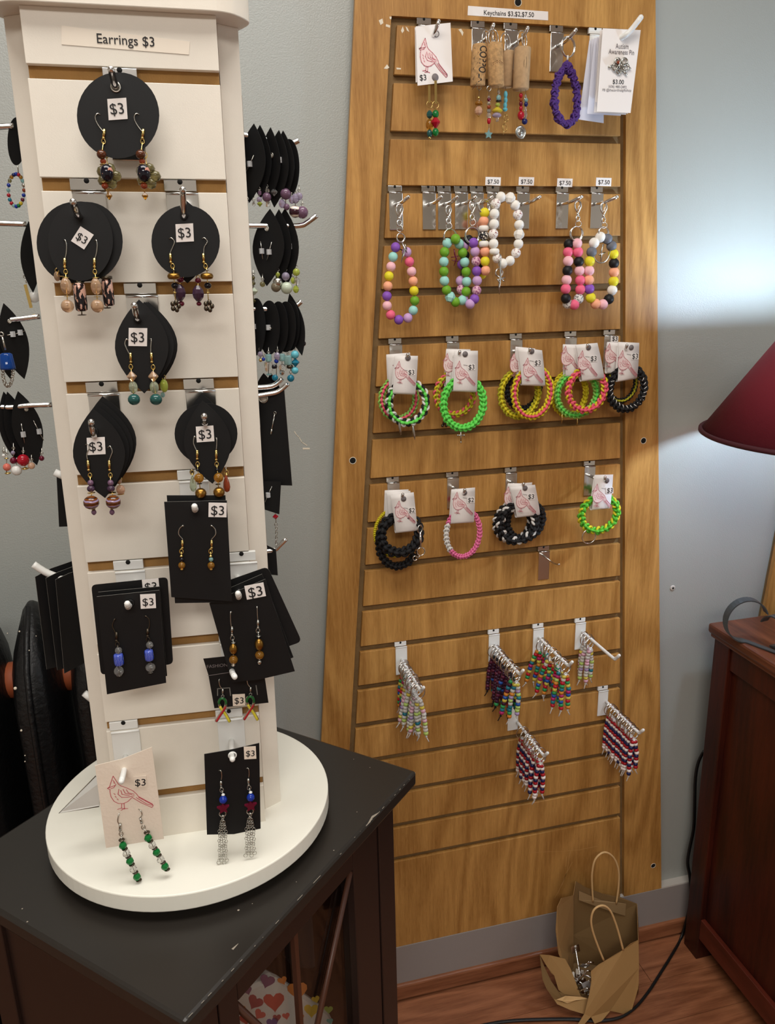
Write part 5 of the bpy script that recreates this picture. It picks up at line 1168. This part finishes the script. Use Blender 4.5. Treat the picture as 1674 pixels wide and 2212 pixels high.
charm(p, t, [(185,430),(200,470),(190,510),(178,552)], .0015, M_nickel, 'feather_charm', (((195,450),(212,490)),((200,440),(212,470))))
p, t, s = beadloop(.030, 'green and mint silicone bead keychain in the $7.50 row',
  [(503,410,'green',"round",.008),(463,434,'mint'),(447,487,'green'),(443,545,'mint'),(443,604,'green'),(446,660,'mint'),(459,716,'green'),(481,758,'mint','hex'),(513,788,'green'),(553,778,'mint'),(577,725,'green'),(580,665,'mint'),(577,606,'green'),(568,548,'mint'),(556,491,'green'),(535,438,'mint')], (478,390,38), (465,210,350))
charm(p, t, [(495,470),(500,500),(510,530),(494,572)], .0014, G['wine'], 'dragonfly_charm', (((478,520),(522,512)),((482,536),(520,545))))
p, t, s = beadloop(.040, 'yellow, peach and giraffe-print silicone bead keychain seen edge-on',
  [(688,251,'yellow'),(683,300,'peach'),(683,345,'white','abacus'),(684,388,'giraffe'),(684,438,'white','abacus'),(690,484,'peach'),(691,543,'yellow'),(694,598,'peach'),(690,620,'yellow','round',-.014),(706,560,'black','round',-.018),(708,500,'peach','round',-.02),(706,430,'yellow','round',-.02),(704,370,'giraffe','round',-.02),(700,310,'peach','round',-.018)], (683,210,36), None)
p, t, s = beadloop(.036, 'purple and lilac silicone bead keychain seen edge-on',
  [(621,432,'purple'),(631,484,'lilac'),(637,542,'marble'),(641,601,'purple'),(643,659,'lilac'),(640,718,'marble'),(627,770,'purple'),(600,800,'lilac'),(575,770,'lilac','round',-.010),(565,712,'marble','round',-.014),(563,660,'lilac','round',-.016),(572,560,'purple','round',-.016),(590,505,'black','round',-.016),(584,450,'lilac','round',-.014),(605,412,'black','round',-.010)], (611,385,43), (608,180,330))
p, t, s = beadloop(.048, 'loop of white and flower-print silicone beads hung over a hook, with a silver charm',
  [(786,155,'white'),(842,162,'white','hex'),(872,205,'white'),(888,262,'floral'),(896,323,'white'),(896,380,'white','hex'),(892,438,'white'),(877,493,'floral'),(841,540,'white'),(797,556,'white'),(763,524,'floral'),(747,484,'white','abacus'),(742,437,'white'),(741,378,'floral'),(745,318,'white'),(747,257,'white'),(755,196,'floral')], (772,610,22), None)
charm(p, t, [(772,500),(770,545),(772,585),(774,640),(766,690),(767,742)], .0016, M_nickel, 'silver_charm', (((752,655),(800,640)),((756,630),(796,664)),((755,648),(770,680))))
p, t, s = beadloop(.032, 'pink, hot pink and black silicone bead keychain',
  [(1245,436,'ltpink'),(1206,438,'black','round',-.006),(1198,487,'hot','round',-.004),(1191,542,'ltpink'),(1188,599,'black'),(1182,655,'ltpink'),(1177,709,'hot'),(1178,766,'black'),(1196,799,'greymarble','round',-.005),(1229,804,'hot'),(1255,769,'greymarble'),(1265,713,'hot'),(1264,657,'hot'),(1260,599,'ltpink'),(1256,545,'black'),(1251,487,'hot')], (1238,375,37), (1243,180,340))
p, t, s = beadloop(.034, 'rightmost silicone bead keychain in grey, white, yellow and peach',
  [(1385,397,'white'),(1427,408,'grey'),(1453,450,'grey'),(1464,499,'yellow'),(1468,555,'black'),(1468,608,'peach'),(1465,663,'yellow'),(1457,717,'white'),(1437,771,'black'),(1401,802,'ltpink'),(1357,799,'peach'),(1327,762,'yellow'),(1319,709,'purple'),(1316,656,'peach'),(1318,600,'ltpink'),(1321,543,'yellow'),(1333,487,'grey'),(1348,432,'white')], (1400,370,30), (1398,190,350))
m_ = MB(); m_.ring(p.at(*z2(1390,480), .002), p.n, .0155, .0011, 24, 6, sy=1.2); m_.tube([p.at(*z2(1400,440), .002), p.at(*z2(1390,480), .002), p.at(*z2(1385,545), .002)], .0012, 6); m_.tube([p.at(*z2(1372,505), .002), p.at(*z2(1412,490), .002)], .0011, 6); m_.build('oval_charm', M_nickel, t)

# ================================================================== BRAIDED CORD BRACELETS
def braid(p, cx, cy, rx, ry, rt, cols, tilt=0, nper=None, a0=0, a1=360, h0=0, lean=0, flat=.55, parent=None, name='cord'):
    """square-knotted cord: a row of bars down the middle with loops bulging from both sides"""
    s = p.sc(cx, cy); full = (a1-a0) >= 359; t0 = math.radians(tilt); per = 2*PI*math.sqrt((rx*rx+ry*ry)/2)*s*(a1-a0)/360
    n = nper or max(6, round(per/(rt*1.30))); O = p.at(cx, cy); out = {}
    def pos(f_, lat, dep):
        a = math.radians(a0 + (a1-a0)*f_); ex = math.cos(a)*rx*s; ey = math.sin(a)*ry*s; nx, ny = math.cos(a)*ry, math.sin(a)*rx; l = math.hypot(nx, ny)
        u = ex + nx/l*lat; v = ey + ny/l*lat; u2 = u*math.cos(t0) - v*math.sin(t0); v2 = u*math.sin(t0) + v*math.cos(t0)
        return O + p.u*u2 + p.v*v2 + p.n*(dep + h0 + lean*v2)
    sides = cols[1:] or cols[:1]; B = lambda c: out.setdefault(c, MB())
    B(cols[0]).tube([pos(i/(n*2), 0, 0) for i in range(n*2 + (0 if full else 1))], rt*.50, 6, full)
    for i in range(n):
        c = (i+.5)/n; h = 1/n; jit = 1 + .12*math.sin(i*2.3)
        B(cols[0]).tube([pos(c + h*q_, rt*.06*math.sin(i*1.9), rt*(.34 + .30*math.cos(q_*PI*.95))) for q_ in (-.52,-.3,0,.3,.52)], [rt*.22, rt*.40, rt*.46*jit, rt*.40, rt*.22], 6)
        for k, sd in enumerate((1, -1)):
            cc = sides[(i + k) % len(sides)] if len(sides) > 1 else sides[0]
            B(cc).tube([pos(c + h*(q_+.5), sd*rt*w_*jit, rt*z_) for q_, w_, z_ in ((-.62,.18,.42),(-.46,.55,.46),(-.2,.84,.22),(.1,.86,-.05),(.35,.6,-.1),(.55,.25,.1))], [rt*.30, rt*.33, rt*.34, rt*.34, rt*.33, rt*.26], 6)
    for c, m_ in out.items(): m_.build(name, K[c], parent, O)
def tagp(p, quad, parent, price=None, px=None, birdc=None, hole=None, h=.007, bw=44, curl=2):
    """paper strip folded round the bracelet: front sheet, rounded fold and short back sheet"""
    T0, T1, B1, B0 = [p.at(*q, h) for q in quad]; rows = []
    for i in range(9):
        t = i/8; bulge = p.n*(.0012*math.sin(PI*t)) + p.n*(-.0010*curl*max(0, t-.75))
        rows.append((T0.lerp(B0, t)+bulge, T1.lerp(B1, t)+bulge))
    L0, L1 = rows[-1]
    for i in range(1, 6):
        a = PI*i/5; rows.append((L0 - p.n*(h*.9*(1-math.cos(a))/2*1.6) - p.v*(.004*math.sin(a)), L1 - p.n*(h*.9*(1-math.cos(a))/2*1.6) - p.v*(.004*math.sin(a))))
    e0, e1 = rows[-1]; rows.append((e0.lerp(T0 - p.n*.0012, .97), e1.lerp(T1 - p.n*.0012, .97)))
    m_ = MB(); m_.add([q for r in rows for q in r], [(2*i, 2*i+2, 2*i+3, 2*i+1) for i in range(len(rows)-1)], 0, True)
    o = m_.build('paper_tag', M_paper, parent, T0); sd = o.modifiers.new('solid', 'SOLIDIFY'); sd.thickness = .0003
    if birdc: bird(p, birdc[0], birdc[1], bw, o, M_pink, -.12, h+.0017, 1.0, True, bw*1.05)
    if price:
        sticker(p, px[0]+3, px[1]-1, 16, 13, -2, price, o, M_paper, h+.0019, .78); MB().ribbon([p.at(px[0]-14, px[1]-6, h+.0018), p.at(px[0]-2, px[1]-4, h+.0018)], .0006, p.n).build('ink_line', M_greyink, o)
    if hole: MB().lathe(p.at(*hole, h+.0012), p.n, [(.0046,0),(.0045,.0004)], 16).build('punched_hole', M_greyink, o)
    return o
def bracelet(d, label, cx, cy, rx, ry, rt, cols, tagq=None, price=None, px=None, bc=None, hole=None, tilt=0, lean=0, **kw):
    p = PanelPl(d); t = thing('cord_bracelet', label, 'bracelet', p.at(cx, cy)); braid(p, cx, cy, rx, ry, rt, cols, tilt, lean=lean, parent=t, **kw)
    if tagq: tagp(p, tagq, t, price, px, bc, hole)
    return p, t
RT = .0060
# upper row
p, t = bracelet(.026, 'pink and lime braided bracelet behind the leftmost one of the upper row', 861,862,37,41,RT*.85,['pink','lime'], [(832,765),(883,761),(884,830),(838,832)], None, None, (868,800))
p, t = bracelet(.046, 'black, white and green braided bracelet with feather charms, leftmost of the upper row', 880,870,40,42,RT,['green','black','white'], [(850,767),(900,768),(895,847),(846,845)], '$3', (882,804), (872,806), (878,772))
for x, y in ((862,915),(892,925)):
    s = p.sc(x, y); m_ = MB(); m_.ring(p.at(x, y-6, .002), p.n, .0018, .0004, 10, 4); m_.lathe(p.at(x+1, y+9, .002), p.v + p.u*-.15, [(.0003,-.012),(.0018,-.006),(.0024,.002),(.0018,.009),(.0004,.013)], 8); m_.build('feather_charm', M_nickel, t)
p, t = bracelet(.026, 'yellow and pink braided bracelet behind the neon green one', 983,851,40,42,RT*.85,['olive','pink','yellow'], [(961,753),(1013,754),(1012,830),(960,830)], None, None, (975,790))
m_ = MB(); m_.flower = None; m_.ball(p.at(959,913,.002), .0035, 0, 8); m_.ball(p.at(955,919,.002), .0028, 0, 8); m_.ball(p.at(963,919,.002), .0028, 0, 8); m_.build('butterfly_charm', M_darkmetal, t)
p, t = bracelet(.046, 'neon green braided bracelet with a silver cross charm', 1001,872,43,50,RT,['green'], [(978,757),(1029,757),(1027,842),(976,840)], '$3', (1011,793), (1001,806), (1001,764))
m_ = MB(); m_.tube([p.at(995,932,.001), p.at(995,955,.001)], .0010, 6); m_.tube([p.at(988,940,.001), p.at(1002,940,.001)], .0010, 6); m_.ring(p.at(995,929,.001), p.n, .0014, .0004, 10, 4)
for x, y in ((988,940),(1002,940),(995,955)): m_.ball(p.at(x, y, .001), .0017, 0, 8)
m_.build('cross_charm', M_nickel, t)
p, t = bracelet(.020, 'black braided bracelet behind the pink and yellow one', 1130,838,35,41,RT*.8,['black'])
p, t = bracelet(.028, 'yellow braided bracelet at the left of the middle stack', 1122,850,40,46,RT*.9,['yellow','olive'], [(1110,748),(1152,752),(1156,822),(1112,815)], None, None, (1118,790))
p, t = bracelet(.044, 'coral pink and yellow braided bracelet in the middle of the upper row', 1150,848,39,48,RT*.95,['pink','yellow'], [(1114,749),(1167,756),(1174,829),(1124,827)], '$3', (1153,784), (1147,800), (1144,758))
p, t = bracelet(.020, 'yellow braided bracelet half hidden at the back of the fourth stack', 1230,850,35,42,RT*.8,['yellow'])
p, t = bracelet(.030, 'lime green braided bracelet in the fourth stack, with feather charms', 1246,851,42,42,RT*.95,['green','lime'], [(1212,743),(1252,744),(1262,812),(1218,808)], None, None, (1228,775))
for x, y in ((1213,905),(1246,911)): s = p.sc(x, y); m_ = MB(); m_.tube([p.at(x,y-12,.002), p.at(x,y,.002), p.at(x-1,y+10,.002)], [.0005,.0012,.0004], 6); m_.build('feather_charm', M_gold, t)
p, t = bracelet(.046, 'pink braided bracelet with yellow on its left side, front of the fourth stack', 1267,842,39,40,RT*.95,['pink','pink','yellow'], [(1239,744),(1286,740),(1301,813),(1253,819)], '$3', (1273,775), (1264,785), (1266,750))
p, t = bracelet(.024, 'black and yellow thin braided bracelet behind the rightmost black one', 1343,828,30,34,RT*.75,['olive','black'], [(1307,738),(1350,740),(1346,800),(1308,802)], None, None, (1322,770))
p, t = bracelet(.042, 'black braided bracelet flecked with white at the right end of the upper row', 1354,839,37,40,RT*1.05,['black'], [(1331,738),(1376,740),(1372,813),(1330,820)], '$3', (1362,770), (1350,785), (1358,750))
m_ = MB()
for i in range(26):
    a = 2*PI*i/26; r0, r1 = 30, 44
    if math.sin(a) > .55: continue
    q = [p.at(1354+math.cos(a+.06*j)*r_*1.0, 839-math.sin(a+.06*j)*r_*1.07, RT*(.95 if j == 1 else .8)) for j, r_ in ((0,34),(1,37),(2,40))]; m_.tube(q, .0007, 5)
m_.build('white_fleck', K['white'], t)
o = PF; st_ = MB().prism([PanelPl(.004).at(*q) for q in ((1319,726),(1336,726),(1335,739),(1319,739))], (0,.0003,0)).build('price_label', M_paper, None, PanelPl(.004).at(1319,726)); tag(st_, 'small $3 sticker on the hook plate of the rightmost black bracelets', 'label'); text('$3', PanelPl(.004), (1322,736), (1333,736), M_ink, st_, .0005)
# lower row
p, t = bracelet(.022, 'thin yellow cord bracelet showing at the left of the heavy black one', 856,1150,46,52,.0026,['yellow'], [(829,1057),(880,1055),(878,1120),(830,1118)])
p, t = bracelet(.030, 'black cord bracelet hanging lowest, joined by a ring and a clasp', 860,1172,41,52,RT*1.05,['black'], [(833,1062),(884,1058),(884,1124),(838,1124)], a0=75, a1=328)
p, t = bracelet(.042, 'heavy black braided bracelet at the left of the lower row with a swivel clasp', 864,1154,41,40,RT*1.35,['black'], [(841,1068),(891,1061),(899,1141),(853,1146)], '$2', (883,1100), (872,1104), (869,1075))
m_ = MB(); m_.ring(p.at(907,1189,.006), p.n, 8.5*p.sc(907,1189), .0010, 20, 6); m_.tube([p.at(905,1146,.008), p.at(905,1165,.008), p.at(906,1180,.007)], [.0014,.0026,.0012], 8); m_.ring(p.at(904,1140,.008), p.n+p.u*.5, .0050, .0012, 14, 6, sy=1.4); m_.tube([p.at(905,1197,.006), p.at(900,1206,.004)], .0012, 6); m_.ring(p.at(896,1205,.002), p.n, .004, .001, 12, 5); m_.build('swivel_clasp', M_chrome, t)
p, t = bracelet(.038, 'slim pink and white braided bracelet in the lower row', 1000,1152,36,50,RT*.72,['rose'], [(972,1055),(1023,1051),(1021,1123),(971,1126)], '$2', (1010,1078), (996,1086), (1000,1062), a0=-140, a1=150)
braid(p, 1000,1152,36,50,RT*.78,['white'], 0, None, 150, 220, parent=t)
p, t = bracelet(.022, 'rear black and white braided bracelet of the lower row stack', 1108,1128,37,38,RT*.95,['black','white','black'], [(1094,1042),(1138,1042),(1136,1095),(1090,1095)])
p, t = bracelet(.030, 'dark plaited leather-like bracelet at the right of the black and white stack', 1133,1124,38,38,RT*1.05,['black'], [(1098,1044),(1146,1040),(1140,1100),(1096,1102)], None, None, (1106,1075))
p, t = bracelet(.042, 'front black and white speckled braided bracelet in the lower row', 1118,1130,38,37,RT*1.2,['black','black','white','black'], [(1098,1050),(1152,1045),(1163,1107),(1113,1113)], '$3', (1139,1071), (1132,1082), (1130,1052))
p, t = bracelet(.040, 'green and yellow braided bracelet with a key ring, right end of the lower row', 1294,1110,38,34,RT*1.1,['kelly','yellow','kelly'], [(1280,1024),(1320,1023),(1314,1093),(1275,1097)], '$3', (1308,1058), (1296,1070), (1306,1036))
MB().ring(p.at(1271,1158,.002), p.n, 14.5*p.sc(1271,1158), .0009, 28, 6).ring(p.at(1271,1159,.001), p.n, 14*p.sc(1271,1158), .0008, 28, 6).build('key_ring', M_chrome, t)

# ================================================================== PONY BEAD KEYCHAINS
def pony(name, c, tr): return mat('pony_bead_'+name, c, .18, trans=tr, spec=.6, ior=1.35)
PB = dict(r=pony('red',(170,28,40),0), w=pony('white',(236,226,222),0), b=pony('navy',(34,38,84),0), P=pony('dark_purple',(84,44,72),.5), m=pony('wine',(130,54,84),.5),
          y=pony('yellow',(240,224,100),.4), k=pony('pale_pink',(244,196,214),.4), c=pony('clear',(244,242,236),.55), g=pony('green',(60,170,100),.3), t=pony('teal',(60,160,180),.6),
          l=pony('lilac',(196,172,216),.4), o=pony('orange',(230,150,60),.3), B=pony('blue',(50,100,190),.3), G=pony('lime',(206,232,130),.4), R=pony('bright_red',(206,40,60),.3), M=pony('magenta',(200,50,120),.3))
PBK = list(PB)
SCH = dict(pastel=['ccykcckGccG','cckccGclccG','kcckkclccyk','cyccGcctcGc'], bright=['oRgytMByRgo','gRMyotgRByg','tMGoRygBMtR','ycRgtoMyBgR'], dark=['PmPPmPmPPmP','mPPmPPBPmPt','PmPBPtPmPPg','PPmPmPPPmPP'],
           mix=['mtBPygBmRto','gPtmoByPgtM'], rwb=['rwbrwbrwbrww','rwbrwbrwbrww','rwbrwbrwbrwb','rwbrwbrwbrww'], amber=['ytcolGcttgo','yclGtcBGGlo'])
def strand_mesh(code, side, tail):
    key = ('strand', code, side, tail)
    if key in UM: return UM[key]
    m_ = MB(); used = []; z = -.0165; R = .0044; x0 = side*.0026
    for i, ch in enumerate(code):
        if ch not in used: used.append(ch)
        x = x0 + side*.0040*min(1, i/4) + .0003*math.sin(i*2.1)
        m_.lathe((x, .0004*math.sin(i), z), (0,0,1), [(.0020,-.0030),(R*.9,-.0024),(R,0),(R*.9,.0024),(.0020,.0030)], 9, used.index(ch)); z -= .0061
    tm = len(used); x = x0 + side*.0040; m_.tube([Vector((x,0,z+.003)), Vector((x+side*.001,0,z-.004)), Vector((x+side*.004,-.001,z-.010))], .0009, 5, m=tm); m_.ball((x,0,z-.0005), .0021, tm, 8)
    UM[key] = m_.mesh('bead_strand', [PB[c] for c in used] + [K[tail]]); return UM[key]
rg = MB(); rg.ring((0,0,0), (1,0,0), .0125, .00075, 24, 5); rg.ring((.0012,0,0), (1,.03,0), .0125, .00075, 24, 5); RING = rg.mesh('split_ring', M_chrome)
def knot(c):
    m_ = MB(); m_.ring((0,0,-.0115), (0,1,0), .0022, .0010, 8, 5); m_.ball((0,0,-.0138), .0030, 0, 8); m_.tube([Vector((-.001,0,-.0135)), Vector((-.0026,0,-.018))], .0010, 5); m_.tube([Vector((.001,0,-.0135)), Vector((.0026,0,-.018))], .0010, 5)
    m_.tube([Vector((0,0,-.013)), Vector((.004,-.002,-.012)), Vector((.006,-.002,-.016))], .0008, 5); return m_.mesh('knotted_cord', K[c])
KN = {c: knot(c) for c in ('white','black')}
def pegload(b, n, y0, y1, schemes, what, where, tail, front=None):
    for i in range(n):
        f_ = i/max(1, n-1); y = y0 + (y1-y0)*f_; last = i == n-1
        sc_ = schemes[min(len(schemes)-1, int(f_*len(schemes)))]; 
        if front and last: sc_ = front
        tl_ = tail if sc_ not in ('pastel','bright','amber','rwb') else 'white'
        codes = SCH[sc_]; code = codes[i % len(codes)]; code2 = codes[(i+1) % len(codes)]
        z = b.z - .0125 + .0036; yaw = random.uniform(-.55,.1) ; sw = random.uniform(-.07,.07)
        pos = ORD[n-1-i] if i < n-1 else 'nearest the tip'
        lab_s = ('%s, %s' % (what, 'nearest the tip of the ' + where)) if last else ('%s, %s from the tip of the %s' % (what, ORD[n-1-i], where))
        t = thing('pony_bead_keychain', lab_s, 'keychain', (b.x + random.uniform(-.0015,.0015), -y, z + random.uniform(-.0006,.0004)), 'keychains on the ' + where)
        t.rotation_euler = (random.uniform(-.03,.05), sw*(.5 if 'rwb' in schemes else 2.0) + (.10 if i % 3 == 0 and 'rwb' not in schemes else 0), 0)
        def ch(nm, me, rz):
            o = bpy.data.objects.new(nm, me); COL.objects.link(o); o.parent = t; o.rotation_euler = (0, 0, rz); return o
        ch('split_ring', RING, PI/2 + random.uniform(.1,.9) - .2)
        rz = random.uniform(-.7,.5) if 'rwb' not in schemes else random.uniform(-.35,.2)
        ch('knotted_cord', KN[tl_], rz); ch('bead_strand', strand_mesh(code, -1, tl_), rz); ch('bead_strand', strand_mesh(code2[:10 + i % 2], 1, tl_), rz)
pegload(W1, 12, .012, .108, ['bright','pastel','pastel'], 'pastel pony bead keychain', 'lower left white hook', 'white')
pegload(W2, 11, .010, .110, ['dark','dark','dark','mix'], 'dark pony bead keychain', 'middle white hook', 'black', 'amber')
pegload(W3, 8, .012, .112, ['bright'], 'bright multicoloured keychain', 'third white hook', 'white')
pegload(W4, 3, .010, .034, ['pastel'], 'pale pony bead keychain', 'upper right white hook', 'white')
pegload(W5, 9, .028, .112, ['rwb'], 'red, white and navy keychain', 'lowest middle white hook', 'white')
pegload(W6, 11, .018, .108, ['rwb'], 'red, white and navy keychain', 'lower right white hook', 'white')
